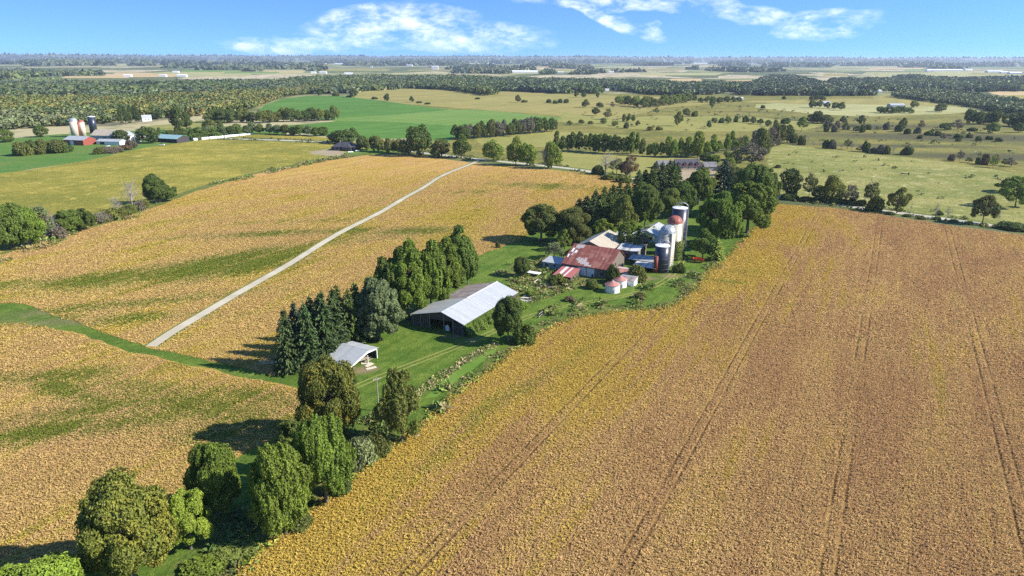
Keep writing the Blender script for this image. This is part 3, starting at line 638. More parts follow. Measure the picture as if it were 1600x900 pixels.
def plant(kind, px, py, ty, wpx, tint, label, group=None, name=None, cat=None, var=None, jit=.0):
    b = G(px, py); ht = rise(b, ty); D = math.sqrt(b[0]**2+b[1]**2+CH**2); h = ht
    # the crown is seen from above: its outline top is its far shoulder, not its tip
    al = math.atan2(CH, math.hypot(b[0], b[1])); ca, sa = math.cos(al), math.sin(al)
    for _ in range(12):
        wm = wpx*D/F*(1-.55*h/CH); S_ = math.sqrt((.44*h*ca)**2+(.5*wm*sa*(1 if kind != 'spruce' else .4))**2)/ca; h = max(.35*ht, h+.7*(ht-(.56*h+S_)))
    sh = pr(b+np.array([0, 0, .55*h]))[0]-px; b = G(px-sh, py)
    far = D > 700
    t = TINT[tint]; k = prnd.uniform(.86, 1.14); col = (t[0]*k*prnd.uniform(.93, 1.07), t[1]*k, t[2]*k, t[3])
    rz = prnd.uniform(0, 6.28); nm = name or NAMES[kind]; cat = cat or ('bush' if kind == 'bush' else 'tree')
    if kind == 'dead':
        me, H0, W0 = dead_meshes[prnd.randrange(3)]; o = link(nm, me, None, b, rz); o.scale = (wm/W0, wm/W0, h/H0); tag(o, label, cat, group); return o
    cm, tm, H0, W0 = PROTO[kind][prnd.randrange(len(PROTO[kind])) if var is None else var]
    sc = (wm/W0, wm/W0, h/H0)
    if tm is None:
        o = link(nm, cm, None, b, rz); o.scale = sc; o.color = col; tag(o, label, cat, group); return o
    e = empty(nm, b, rz); e.scale = sc; tag(e, label, cat, group)
    c = link('crown', cm, e); c.color = col; link('trunk', tm, e); return e
ORD = 'first second third fourth fifth sixth seventh eighth ninth tenth eleventh twelfth thirteenth fourteenth fifteenth sixteenth seventeenth eighteenth nineteenth twentieth'.split()
def row(kind, pts, hpx, wpx, tints, n, what, where, group, jx=2.0, jy=1.0, cat=None, name=None, hv=.18):
    """a hedgerow: n plants along a pixel polyline, each told apart by its place in the row"""
    pts = np.array(pts, float); t = np.r_[0, np.cumsum(np.linalg.norm(np.diff(pts, axis=0), axis=1))]
    for i in range(n):
        s_ = t[-1]*(i+.5)/n; x = np.interp(s_, t, pts[:, 0])+prnd.uniform(-jx, jx); y = np.interp(s_, t, pts[:, 1])+prnd.uniform(-jy, jy)
        k = prnd.uniform(1-hv, 1+hv); kd = kind if isinstance(kind, str) else prnd.choice(kind)
        wp = wpx*prnd.uniform(.85, 1.2)
        if kd == 'dead': wp *= .7
        plant(kd, x, y, y-hpx*k, wp, prnd.choice(tints), f'{ORD[i]} {what if kd != "dead" else "leafless tree"} from {where}', group, cat=cat, name=name)
# ---- foreground tree line
FG = 'trees along the near field edge'
for a in [
    ('maple', 192, 908, 740, 128, 'autumn', 'large yellowing maple with orange patches, nearest big tree on the field edge', 3),
    ('maple', 290, 858, 763, 64, 'bright', 'small bright green tree tucked against the large yellowing maple', 1),
    ('maple', 332, 806, 690, 74, 'green', 'dark green rounded tree standing out toward the golden field, beside bare ground', 4),
    ('maple', 438, 834, 686, 96, 'green', 'broad deep green maple at the brink of the brown soybean field', 3),
    ('maple', 503, 785, 646, 90, 'green', 'tall green tree between the broad deep green maple and the autumn one', 4),
    ('maple', 458, 745, 655, 54, 'olive', 'slim olive tree squeezed behind the tall green maples', 1),
    ('maple', 511, 690, 558, 104, 'orange', 'tree with orange and yellow autumn leaves just below the small open shed', 2),
    ('airy', 625, 692, 576, 82, 'olive', 'loose, light crowned tree by the mown strip, branches showing', 0),
    ('maple', 52, 985, 866, 120, 'bright', 'tree of which only the top shows at the very corner of the golden field', 4),
    ('maple', 794, 536, 462, 50, 'dark', 'lone dark tree with a pale trunk beside the ivy covered barn wall', 0)]:
    plant(*a[:7], FG, var=a[7])
for a in [('bush', 562, 724, 678, 56, 'grey', 'grey green thicket below the autumn tree'), ('bush', 590, 708, 672, 40, 'darkolive', 'dark thicket behind the grey green one, under the loose crowned tree'),
          ('bush', 822, 534, 504, 40, 'mid', 'round bush at the foot of the lone dark tree by the barn'), ('bush', 362, 868, 838, 62, 'olive', 'low olive bush between the maples and the brown field'),
          ('bush', 318, 892, 862, 60, 'green', 'low green bush near the foot of the small bright green tree'), ('bush', 470, 822, 796, 34, 'darkolive', 'small dark bush at the foot of the broad maple'),
          ('bush', 528, 770, 742, 36, 'dark', 'small dark bush at the foot of the tall green tree'), ('bush', 545, 600, 570, 20, 'dark', 'spiky dark shrub at the open side of the small shed'),
          ('bush', 620, 612, 598, 16, 'olive', 'tiny shrub in the grass below the small shed')]: plant(*a, 'bushes along the near field edge')
# ---- windbreak beside the long barn
k_ = 0
for x, y, t_, w_ in [(447, 580, 487, 38), (462, 572, 478, 38), (478, 576, 480, 38), (487, 560, 468, 38), (505, 562, 462, 40), (500, 548, 464, 36), (522, 552, 456, 38), (528, 538, 452, 36), (545, 540, 450, 38), (556, 528, 447, 34)]:
    plant('spruce', x, y, t_+prnd.uniform(-4, 6), w_*prnd.uniform(1.05, 1.3), prnd.choice(['spruce', 'dark', 'spruce', 'bluespruce']), f'{ORD[k_]} dense dark spruce of the windbreak, counted from the grassy track', 'windbreak spruces'); k_ += 1
WB = 'round trees of the windbreak'
for a in [('tall', 590, 532, 434, 82, 'grey', 'greyish green tree joining the dark spruces to the bright windbreak trees'), ('tall', 606, 500, 402, 64, 'mid', 'darker crown rising behind the greyish windbreak tree'),
          ('tall', 636, 498, 376, 74, 'green', 'tall full crowned green tree behind the rusty barn roof corner'), ('tall', 672, 486, 376, 72, 'green', 'tree in the middle of the green windbreak, against the barn roof'),
          ('tall', 694, 462, 372, 62, 'green', 'windbreak tree whose lobed crown touches the brown roof slope'), ('tall', 716, 450, 354, 66, 'mid', 'tallest dark crowned windbreak tree at the farmhouse end'),
          ('tall', 730, 444, 374, 44, 'mid', 'last narrow tree of the windbreak, next to the open grass')]: plant(*a, WB)
# ---- grove round the farmstead
GR = 'trees of the farmstead grove'
for a in [
    ('maple', 846, 377, 318, 66, 'darkolive', 'wide dark tree at the outer corner of the grove, next to the golden field'), ('maple', 896, 381, 325, 60, 'darkolive', 'rounded dark tree between the golden field and the grey shed'),
    ('airy', 943, 374, 341, 36, 'bright', 'small light green tree behind the beige barn roof'), ('airy', 882, 392, 358, 24, 'yellow', 'little yellowish tree in front of the dark round trees'),
    ('maple', 1010, 356, 287, 58, 'mid', 'full green tree rising between the two spruce clumps'), ('airy', 975, 366, 304, 44, 'olive', 'olive tree with thin yellowish top beside the lower spruces'),
    ('maple', 1045, 340, 294, 42, 'olive', 'brownish olive tree behind the red domed silo'), ('maple', 1068, 336, 284, 46, 'mid', 'dark green tree just beyond the tallest silo'),
    ('maple', 1094, 320, 264, 52, 'green', 'round sunlit tree below the stone house yard'), ('spruce', 1131, 312, 252, 44, 'bluespruce', 'very dark wide conifer beside the round sunlit tree'),
    ('airy', 1100, 403, 358, 40, 'mid', 'lower leafy tree in front of the largest one, beside the wagon'), ('maple', 1150, 300, 262, 34, 'darkolive', 'shaded tree squeezed behind the very dark conifer'),
    ('maple', 1127, 385, 300, 80, 'green', 'largest tree of the grove, right behind the red wagon'), ('maple', 1172, 364, 284, 92, 'green', 'big lobed tree at the edge of the brown soybean field'),
    ('maple', 1180, 338, 258, 76, 'mid', 'big dark tree behind the lobed one, near the road'), ('maple', 1200, 324, 264, 40, 'mid', 'last tree of the grove before the gravel road'),
    ('spruce', 1121, 407, 372, 26, 'lime', 'small bright yellow green conifer between the big tree and the field'),
    ('airy', 983, 392, 344, 42, 'green', 'tree standing in front of the white shed'), ('thin', 1005, 398, 362, 38, 'grey', 'grey thin shrubby tree among the barn roofs'),
    ('bush', 1018, 372, 352, 32, 'bright', 'bright bush against the white shed wall'),
    ('maple', 815, 432, 401, 26, 'dark', 'small dark tree beside the flat white trailer'), ('thin', 866, 404, 378, 38, 'grey', 'pale wispy shrub at the grey shed'),
    ('bush', 997, 439, 413, 30, 'olive', 'light green bush between the red barn and the short silo'), ('bush', 957, 441, 414, 24, 'dark', 'dark bush climbing the corner of the red barn'),
    ('bush', 1062, 425, 411, 20, 'dark', 'dark bush at the foot of the short dark silo'), ('bush', 872, 445, 428, 30, 'olive', 'brushy shrub at the little red roof'),
    ('bush', 925, 450, 436, 22, 'olive', 'yellowing shrub in front of the red barn doors'), ('bush', 778, 387, 378, 8, 'darkolive', 'lonely shrub at the corner of the grass and the golden field'),
    ('bush', 1000, 466, 456, 20, 'darkolive', 'dark shrub in the grass beyond the grain bins'), ('bush', 830, 462, 452, 20, 'yellow', 'yellow shrub by the heap of boards'),
    ('bush', 812, 480, 468, 30, 'green', 'bush off the far corner of the long barn'), ('bush', 862, 484, 476, 18, 'darkolive', 'low shrub beside the wheel track'),
    ('bush', 890, 470, 462, 16, 'brown', 'brown weed clump in the grass near the red barn'), ('bush', 1105, 330, 318, 20, 'brown', 'brownish shrub peeping between the grove crowns')]: plant(*a, GR)
k_ = 0
for x, y, t_, w_ in [(905, 352, 312, 30), (917, 356, 304, 30), (930, 354, 299, 32), (944, 350, 295, 32), (938, 362, 308, 30), (957, 346, 290, 32), (952, 360, 302, 28), (968, 340, 284, 30), (980, 336, 281, 30)]:
    plant('spruce', x, y, t_+prnd.uniform(-3, 4), w_*prnd.uniform(1.0, 1.25), prnd.choice(['spruce', 'dark']), f'{ORD[k_]} spruce of the lower clump, counted from the golden field', 'spruces of the lower clump'); k_ += 1
k_ = 0
for x, y, t_, w_ in [(998, 308, 268, 28), (1008, 304, 262, 28), (1020, 312, 262, 30), (1022, 300, 256, 28), (1034, 306, 256, 30), (1046, 300, 254, 28), (1052, 310, 260, 28), (1059, 300, 262, 24)]:
    plant('spruce', x, y, t_+prnd.uniform(-3, 4), w_*prnd.uniform(1.0, 1.25), prnd.choice(['spruce', 'dark']), f'{ORD[k_]} spruce of the clump before the stone house, counted from the road', 'spruces before the stone house'); k_ += 1
BR = 'scrubby trees behind the stone house'
for a in [('thin', 1175, 266, 224, 46, 'greybrown', 'bare topped grey brown tree behind the grove'), ('thin', 1152, 262, 232, 40, 'olive', 'thin olive tree by the stone house'), ('slim', 1104, 256, 238, 26, 'dark', 'small dark tree at the gable of the stone house'),
          ('slim', 1116, 258, 242, 22, 'green', 'small green tree one place beyond the gable'), ('thin', 1160, 250, 215, 34, 'yellow', 'yellowish scrub tree beyond the grey brown one'), ('slim', 1192, 250, 200, 30, 'darkolive', 'dark tree at the corner of the pale pasture'),
          ('thin', 1205, 240, 200, 30, 'greybrown', 'greyish tree at the start of the hedge along the pale pasture'), ('mid', 1216, 228, 193, 26, 'darkolive', 'dark tree of the hedge corner beyond the pale pasture'), ('mid', 1232, 224, 195, 24, 'dark', 'last dark tree of the hedge corner'),
          ('thin', 1140, 275, 246, 28, 'yellow', 'yellow leaved thin tree against the dark conifer'), ('slim', 1183, 232, 204, 22, 'greybrown', 'grey twiggy tree farther up the hedge'), ('slim', 1092, 246, 205, 20, 'yellow', 'yellow green poplar above the stone house roof')]: plant(*a, BR)
# ---- along the gravel road
RG = 'roadside trees'
for a in [('mid', 654, 243, 196, 46, 'dark', 'large round dark tree where the road leaves the house'), ('mid', 690, 245, 217, 34, 'darkolive', 'squat dark tree between the large round tree and the road'), ('mid', 721, 247, 210, 32, 'mid', 'greyish tree just before the lane meets the road'),
          ('mid', 771, 251, 219, 36, 'yellow', 'round yellow green tree beside the lane entrance'), ('mid', 806, 258, 213, 34, 'yellow', 'taller of the twin yellow green trees by the road'), ('mid', 824, 259, 224, 32, 'bright', 'lower of the twin yellow green trees by the road'),
          ('mid', 862, 263, 221, 34, 'green', 'green tree with a dead branch, last one before the open road'), ('dead', 851, 264, 232, 18, 'grey', 'bare stem beside the last green roadside tree'),
          ('dead', 947, 273, 238, 40, 'grey', 'leafless tree with twisted limbs beside the road'), ('bush', 934, 272, 258, 22, 'dark', 'dark bush under the leafless tree'), ('thin', 964, 273, 248, 28, 'grey', 'bare twiggy tree between the leafless and the reddish one'),
          ('thin', 985, 277, 243, 34, 'rust', 'reddish brown tree at the road bend'), ('mid', 978, 274, 250, 22, 'greybrown', 'brownish shrubby tree touching the reddish one'), ('bush', 952, 280, 271, 26, 'olive', 'rough bush on the near verge'), ('bush', 975, 284, 274, 26, 'olive', 'second rough bush on the near verge'),
          ('slim', 1236, 308, 264, 34, 'dark', 'dark pointed tree on the road beyond the grove'), ('thin', 1266, 312, 272, 20, 'darkolive', 'thin half bare tree along the road'), ('mid', 1282, 313, 290, 22, 'dark', 'low dark tree along the road'),
          ('mid', 1303, 316, 275, 34, 'autumn', 'tree with a reddish top above the road'), ('mid', 1301, 300, 274, 20, 'rust', 'reddish crown leaning over the roadside tree'), ('thin', 1331, 320, 289, 24, 'greybrown', 'twiggy tree next to the red topped one'), ('thin', 1362, 322, 285, 24, 'darkolive', 'slender dark tree halfway along the road'),
          ('bush', 1368, 330, 305, 22, 'olive', 'olive bush under the slender tree'), ('airy', 1405, 333, 293, 34, 'olive', 'isolated round tree on the road before the pale pasture'), ('airy', 1540, 350, 305, 34, 'darkolive', 'isolated dark tree farther along the road'),
          ('dead', 1464, 340, 318, 12, 'grey', 'taller dead snag on the roadside'), ('dead', 1482, 343, 322, 10, 'grey', 'thinner dead snag on the roadside'), ('dead', 1352, 318, 298, 10, 'grey', 'short dead snag between the slender tree and the twiggy one'), ('dead', 1562, 346, 330, 6, 'grey', 'last thin snag along the road'),
          ('bush', 1582, 358, 346, 36, 'dark', 'dark bush overhanging the road end'), ('airy', 1592, 324, 276, 44, 'yellow', 'yellow green tree at the pasture boundary'), ('airy', 1578, 300, 278, 28, 'green', 'smaller green tree behind the yellow green boundary tree'), ('bush', 1468, 336, 329, 10, 'dark', 'small dark bush at the foot of the snag')]: plant(*a, RG)
row('bush', [(1222, 311), (1352, 322)], 9, 16, ['dark', 'darkolive'], 9, 'low dark bush', 'the grove in the roadside hedge', 'roadside hedge bushes', jy=.8)
row('bush', [(1380, 334), (1600, 361)], 5, 10, ['dark', 'olive', 'darkolive'], 9, 'small verge bush', 'the isolated round tree along the road', 'verge bushes')
row('mid', [(516, 222), (556, 224)], 20, 26, ['dark'], 3, 'dark round tree', 'the green field behind the black roofed house', 'trees behind the black roofed house')
row('mid', [(562, 234), (642, 242)], 22, 15, ['darkolive', 'dark', 'olive'], 10, 'hedge tree', 'the black roofed house toward the large round tree', 'hedge beside the black roofed house')
row('mid', [(706, 219), (750, 216), (800, 212), (866, 205)], 24, 19, ['dark', 'dark', 'darkolive', 'greybrown'], 15, 'dark tree', 'the road in the row below the pale green field', 'row below the pale green field')
row('slim', [(868, 238), (905, 236), (950, 240), (1000, 241)], 30, 13, ['dark', 'mid', 'green'], 18, 'slim tree', 'the roadside trees in the dark shelter belt', 'dark shelter belt')
row(['slim', 'mid', 'slim'], [(1000, 243), (1060, 246), (1120, 240), (1170, 232)], 26, 14, ['yellow', 'olive', 'bright', 'green'], 17, 'yellow green tree', 'the dark shelter belt toward the hedge corner', 'yellow green shelter belt', hv=.3)
row('mid', [(322, 190), (400, 192), (470, 190), (528, 186)], 19, 19, ['dark', 'darkolive', 'dark', 'olive'], 18, 'dark tree', 'the far farm in the row below the upper green field', 'row below the upper green field')
row('slim', [(292, 216), (330, 213), (400, 208), (480, 212), (512, 213)], 16, 16, ['grey', 'mid', 'darkolive'], 18, 'hedge tree', 'the teal roofed shed behind the corn field', 'hedge behind the corn field', name='hedge_tree')
# ---- left hedge between corn and soybeans
LH = 'plants of the hedge by the corn field'
for a in [('maple', 14, 388, 316, 66, 'mid', 'largest green tree of the corn field hedge'), ('maple', 40, 386, 322, 46, 'green', 'green tree leaning against the largest one of the corn field hedge'), ('thin', 62, 378, 322, 40, 'grey', 'half bare tree with a pale stem in the corn field hedge'), ('dead', 80, 374, 330, 26, 'grey', 'leafless grey tree in the corn field hedge'),
          ('maple', 108, 362, 327, 44, 'mid', 'rounded dark tree alone in a gap of the corn field hedge'), ('maple', 130, 360, 326, 30, 'dark', 'dark companion of the rounded hedge tree'), ('dead', 204, 330, 284, 44, 'grey', 'tall leafless tree over the brush of the hedge'), ('dead', 180, 338, 306, 26, 'grey', 'smaller leafless tree over the brush'),
          ('maple', 240, 318, 273, 36, 'dark', 'tall dark tree at the top of the hedge'), ('maple', 258, 314, 288, 32, 'dark', 'lower dark tree at the top of the hedge'), ('bush', 88, 372, 352, 26, 'greybrown', 'grey brush between the leafless tree and the rounded one')]: plant(*a, LH)
row('bush', [(148, 350), (190, 338), (228, 322)], 16, 20, ['greybrown', 'darkolive', 'olive', 'greybrown'], 8, 'brushy shrub', 'the rounded tree in the corn field hedge', 'brush of the corn field hedge')
# ---- scattered pasture trees
PT = 'scattered pasture trees'
for a in [('mid', 604, 158, 146, 10, 'dark', 'dark tree on the crest between the green field and the woods'), ('mid', 643, 160, 150, 8, 'dark', 'small dark tree on the crest above the green field'), ('mid', 553, 152, 138, 13, 'dark', 'round dark tree at the top of the upper green field'), ('mid', 499, 149, 142, 8, 'dark', 'smallest dark tree by the woods above the green field'), ('bush', 524, 150, 144, 12, 'darkolive', 'bush on the upper edge of the green field'),
          ('bush', 545, 152, 149, 8, 'dark', 'small bush beside the round dark tree'), ('bush', 585, 155, 151, 10, 'dark', 'bush between the two crest trees'), ('bush', 655, 161, 158, 10, 'dark', 'low bush near the green field corner'), ('bush', 668, 163, 160, 10, 'dark', 'second low bush near the green field corner'),
          ('mid', 809, 160, 148, 11, 'darkolive', 'tree with a low wing of bushes in the tan field'), ('bush', 819, 160, 156, 10, 'dark', 'bush beside the winged tree in the tan field'), ('bush', 746, 155, 152, 8, 'dark', 'bush alone in the tan field'), ('row', 0, 0, 0, 0, '', ''),
          ('mid', 915, 168, 155, 13, 'darkolive', 'round tree in the middle of the tan field'), ('mid', 937, 168, 160, 13, 'dark', 'low dark tree next to the round one in the tan field'), ('airy', 931, 181, 168, 16, 'darkolive', 'ragged tree below the round one of the tan field'), ('thin', 950, 187, 170, 16, 'darkolive', 'leaning thin tree on the hedge line'),
          ('mid', 901, 152, 142, 8, 'dark', 'first dark tree on the far edge of the tan field'), ('mid', 912, 152, 143, 8, 'dark', 'second dark tree on the far edge of the tan field'), ('mid', 934, 153, 144, 6, 'dark', 'third dark tree on the far edge of the tan field'), ('thin', 957, 169, 159, 8, 'brown', 'brown thin tree near the yellow grove'),
          ('slim', 975, 190, 178, 7, 'olive', 'small upright tree on the pasture rise'), ('slim', 983, 190, 177, 8, 'olive', 'second upright tree on the pasture rise'), ('slim', 990, 191, 179, 7, 'olive', 'third upright tree on the pasture rise'), ('airy', 1060, 197, 174, 16, 'olive', 'vase shaped tree alone in the dark pasture'), ('mid', 1072, 182, 169, 12, 'darkolive', 'round tree above the vase shaped one'),
          ('bush', 1086, 182, 173, 10, 'olive', 'bush beyond the round tree of the dark pasture'), ('slim', 1108, 201, 188, 8, 'dark', 'small black green cone in the dark pasture'), ('mid', 1113, 169, 150, 9, 'mid', 'tall tree in the strip beyond the dark pasture'), ('bush', 1192, 169, 164, 7, 'dark', 'dark bush near the white roofed barn field'), ('thin', 1026, 178, 168, 10, 'olive', 'thin tree below the yellow grove'),
          ('airy', 1254, 204, 182, 16, 'yellow', 'yellow leaved tree beside the dark grove'), ('mid', 1318, 193, 181, 10, 'dark', 'dark tree on the shadowed pasture'), ('airy', 1347, 197, 180, 14, 'darkolive', 'ragged dark tree on the shadowed pasture'), ('bush', 1228, 193, 184, 14, 'dark', 'dark bush left of the yellow leaved tree'.replace('left of', 'before')),
          ('airy', 1412, 202, 184, 13, 'darkolive', 'twiggy tree farther over the shadowed pasture'), ('thin', 1440, 202, 188, 10, 'brown', 'brown twiggy tree farther over the shadowed pasture'), ('mid', 1476, 203, 192, 15, 'dark', 'dark low tree of the pasture middle'), ('thin', 1497, 203, 187, 18, 'greybrown', 'grey brown tree beside the dark low one'), ('bush', 1520, 205, 199, 12, 'dark', 'bush after the grey brown tree'),
          ('mid', 1552, 208, 191, 16, 'mid', 'green tree before the dark round grove'), ('mid', 1593, 207, 192, 12, 'mid', 'green tree past the dark round grove'), ('mid', 1472, 175, 161, 16, 'dark', 'compact dark tree in the bright far field'), ('mid', 1429, 168, 157, 12, 'olive', 'olive tree in the bright far field'), ('bush', 1517, 178, 170, 12, 'mid', 'bush at the edge of the bright far field'),
          ('bush', 1418, 242, 228, 16, 'dark', 'round dark bush on the pale pasture hedge'), ('bush', 1540, 247, 240, 8, 'dark', 'small dark bush in the back pasture'), ('thin', 1475, 219, 208, 10, 'greybrown', 'grey twiggy tree in the back pasture'), ('bush', 1498, 221, 215, 7, 'dark', 'tiny dark bush in the back pasture'), ('bush', 1437, 217, 211, 7, 'dark', 'tiny dark bush by the ditch'), ('bush', 1216, 262, 257, 10, 'darkolive', 'low dark clump at the corner of the pale pasture'),
          ('thin', 1553, 262, 243, 12, 'yellow', 'thin yellow tree at the pasture end'), ('mid', 1580, 160, 150, 10, 'dark', 'dark tree of the far tan field'), ('bush', 1225, 155, 150, 6, 'dark', 'dot like bush on the brown field')]:
    if a[0] != 'row': plant(*a, PT)
row('mid', [(966, 162), (1000, 168), (1030, 166), (1076, 160)], 15, 15, ['olive', 'yellow', 'darkolive', 'olive'], 16, 'tree', 'the tan field in the yellow green grove', 'yellow green grove')
row('mid', [(1080, 158), (1110, 162), (1160, 158)], 9, 10, ['dark', 'mid'], 8, 'dark tree', 'the yellow green grove in the hedge behind', 'dark hedge trees behind the grove')
row('mid', [(1264, 192), (1298, 193)], 16, 16, ['dark', 'darkolive'], 4, 'dark tree', 'the yellow leaved tree in the dark grove', 'dark grove of the back pasture')
row('mid', [(1514, 193), (1562, 195)], 19, 17, ['dark'], 5, 'round tree', 'the pasture in the dark round grove', 'dark round grove')
row('mid', [(1570, 197), (1630, 200)], 20, 18, ['dark', 'greybrown'], 5, 'dark tree', 'the gap beyond the dark round grove', 'dark grove past the gap')
row('mid', [(1372, 176), (1425, 177)], 10, 11, ['dark', 'mid'], 7, 'tree', 'the white barn in the short dark row', 'short dark row near the white barn')
row(['mid', 'airy'], [(1262, 168), (1322, 172)], 12, 11, ['mid', 'olive', 'dark'], 5, 'tree', 'the brown field round the white barn', 'trees round the white barn')
row('mid', [(1266, 156), (1290, 157)], 8, 8, ['dark'], 4, 'dark tree', 'the brown field behind the white barn', 'dark trees behind the white barn')
row(['bush', 'dead', 'bush', 'thin'], [(1236, 224), (1300, 232), (1400, 242)], 12, 12, ['darkolive', 'dark', 'greybrown'], 16, 'bush', 'the hedge corner along the pale pasture', 'hedge behind the pale pasture', hv=.4)
row(['dead', 'bush', 'bush'], [(1270, 204), (1340, 208), (1370, 206)], 10, 9, ['darkolive', 'greybrown'], 7, 'scrub bush', 'the yellow leaved tree along the ditch', 'scrub along the ditch', hv=.4)
row(['thin', 'bush'], [(1480, 250), (1530, 256), (1590, 262)], 13, 10, ['darkolive', 'rust', 'greybrown'], 8, 'scrub bush', 'the round dark bush beyond the pale pasture', 'scrub beyond the pale pasture', hv=.4)
row(['bush', 'thin', 'bush'], [(1284, 199), (1400, 206), (1480, 212), (1570, 222)], 9, 10, ['darkolive', 'greybrown', 'dark'], 18, 'scrub bush', 'the yellow leaved tree on the far side of the ditch', 'scrub beyond the ditch', hv=.4, jy=2.5)
row(['bush', 'mid'], [(1110, 190), (1180, 193), (1230, 200)], 8, 9, ['darkolive', 'olive', 'dark'], 10, 'small bush', 'the black green cone toward the dark hedge corner', 'small bushes of the dark pasture', hv=.4, jy=2.5)
row(['bush', 'mid'], [(880, 195), (960, 196), (1040, 205)], 7, 9, ['darkolive', 'olive'], 9, 'low bush', 'the shelter belt in the pasture above it', 'low bushes above the shelter belt', hv=.4, jy=3.0)
row('bush', [(855, 161), (890, 162)], 6, 8, ['dark', 'darkolive'], 4, 'dark bush', 'the winged tree in the tan field', 'bushes of the tan field')
# ---- round the far farmstead
FT = 'trees of the far farmstead'
for a in [('mid', 230, 224, 198, 32, 'dark', 'dense round dark tree between the grain bins and the teal roofed shed'), ('mid', 188, 222, 203, 22, 'dark', 'dark round tree beside the far red barn'), ('slim', 277, 208, 166, 24, 'dark', 'tall dark tree before the yellow wood'), ('slim', 290, 205, 176, 18, 'dark', 'slimmer dark tree next to the tall one'), ('slim', 248, 210, 199, 5, 'dark', 'thin dark cypress by the teal roofed shed'),
          ('mid', 247, 186, 170, 22, 'dark', 'dark tree behind the white farmhouse'), ('mid', 326, 208, 186, 20, 'darkolive', 'dark tree at the end of the small meadow'), ('mid', 344, 206, 188, 10, 'dark', 'small dark tree at the small meadow'), ('mid', 62, 214, 196, 18, 'mid', 'green tree before the far silos'), ('mid', 4, 222, 202, 22, 'mid', 'green tree at the boundary of the far meadow')]: plant(*a, FT)
row('slim', [(184, 196), (216, 192)], 27, 9, ['spruce', 'dark'], 7, 'dark conifer', 'the far silos in the little plantation', 'little plantation', name='conifer_tree')
row('bush', [(30, 242), (70, 240), (104, 236)], 20, 24, ['dark', 'darkolive'], 6, 'dark bush', 'the meadow edge before the far red barn', 'bushes before the far red barn')
row('bush', [(150, 240), (180, 238), (208, 230)], 10, 18, ['brown', 'darkolive', 'greybrown'], 6, 'brownish bush', 'the far red barn toward the corn', 'brownish bushes at the far farm')
row('mid', [(258, 216), (276, 214), (290, 212)], 12, 14, ['dark'], 3, 'low dark tree', 'the teal roofed shed', 'low trees by the teal roofed shed')
row('bush', [(300, 218), (340, 215)], 11, 20, ['mid', 'olive'], 3, 'green bush', 'the teal roofed shed behind the pale wrapped bales', 'bushes behind the pale wrapped bales')
from mathutils import noise as mnoise
# ---------------------------------------------------------------- far woods (one mass each, nobody could count them)
def blob_tpl(seed, n, h=1.0):
    """unit tree crown of n sprays: width 1, height 1"""
    rg = np.random.default_rng(seed); K = 6; c = np.c_[rg.normal(0, .17, (K, 2)), rg.uniform(.35, .72, K)]; r = rg.uniform(.2, .32, K)
    li = rg.integers(0, K, n); d = rg.normal(0, 1, (n, 3)); d[:, 2] = d[:, 2]+.5; d /= np.linalg.norm(d, axis=1)[:, None]
    p = c[li]+d*r[li][:, None]; p[:, 2] = np.clip(p[:, 2], .05, 1)
    return p, d
def wood(name, label, pts, dia, H, nq, tints, seed=0, autumn=0.0, cat='woods', spread=None):
    """pts: ground positions. Every tree its own size, tint and spray pattern (6 patterns)."""
    rg = np.random.default_rng(seed); n = len(pts)
    if n == 0: return
    tp = [blob_tpl(seed*10+i, nq) for i in range(6)]; V_, F_, T_ = [], [], []
    z = hgt(pts[:, 0], pts[:, 1]); dia = np.broadcast_to(dia, (n,))*rg.uniform(.75, 1.3, n); Hh = np.broadcast_to(H, (n,))*rg.uniform(.72, 1.15, n)
    sw = 45+np.hypot(pts[:, 0], pts[:, 1])*.03; nb = np.array([mnoise.noise(Vector((a/c, b/c, seed*.37))) for a, b, c in np.c_[pts, sw]])
    tt = np.array(tints)[np.clip(((nb*.9+.5+rg.normal(0, .18, n))*len(tints)).astype(int), 0, len(tints)-1)]*rg.uniform(.8, 1.2, n)[:, None]; al = np.where(rg.random(n) < autumn, rg.uniform(0, .5, n), 1.0)
    wh = rg.integers(0, 6, n); rot = rg.uniform(0, 6.28, n)
    for k in range(6):
        s = np.nonzero(wh == k)[0]
        if not len(s): continue
        p0, d0 = tp[k]; m_ = len(p0); ca, sa = np.cos(rot[s])[:, None], np.sin(rot[s])[:, None]
        x = (p0[:, 0]*ca-p0[:, 1]*sa)*dia[s][:, None]*1.25+pts[s, 0][:, None]; y = (p0[:, 0]*sa+p0[:, 1]*ca)*dia[s][:, None]*1.25+pts[s, 1][:, None]; zz = p0[:, 2][None]*Hh[s][:, None]+z[s][:, None]
        dx = d0[:, 0]*ca-d0[:, 1]*sa; dy = d0[:, 0]*sa+d0[:, 1]*ca
        P_ = np.stack([x, y, zz], 2).reshape(-1, 3); D_ = np.stack([dx, dy, np.tile(d0[:, 2], (len(s), 1))], 2).reshape(-1, 3)
        size = np.repeat(np.minimum(dia[s]*1.0, dia[s]*.9)*2.6/math.sqrt(nq), m_)
        v, f = quads(P_, D_, size, rg, .22, .95); V_.append(v); F_.append(f+sum(len(q) for q in V_[:-1]))
        T_.append(np.repeat(np.repeat(np.c_[tt[s], al[s]], m_, axis=0), 4, axis=0))
    v, f, t = np.vstack(V_), np.vstack(F_), np.vstack(T_); v[:, 2] = np.maximum(v[:, 2], np.repeat(hgt(v[::4, 0], v[::4, 1]), 4)-.3)
    me = mesh_np(name, v, f, [M['woods_leaf']]); at = me.attributes.new('tint', 'FLOAT_COLOR', 'POINT'); at.data.foreach_set('color', t.astype(np.float32).ravel())
    o = link(name, me); tag(o, label, cat, None, 'stuff'); return o
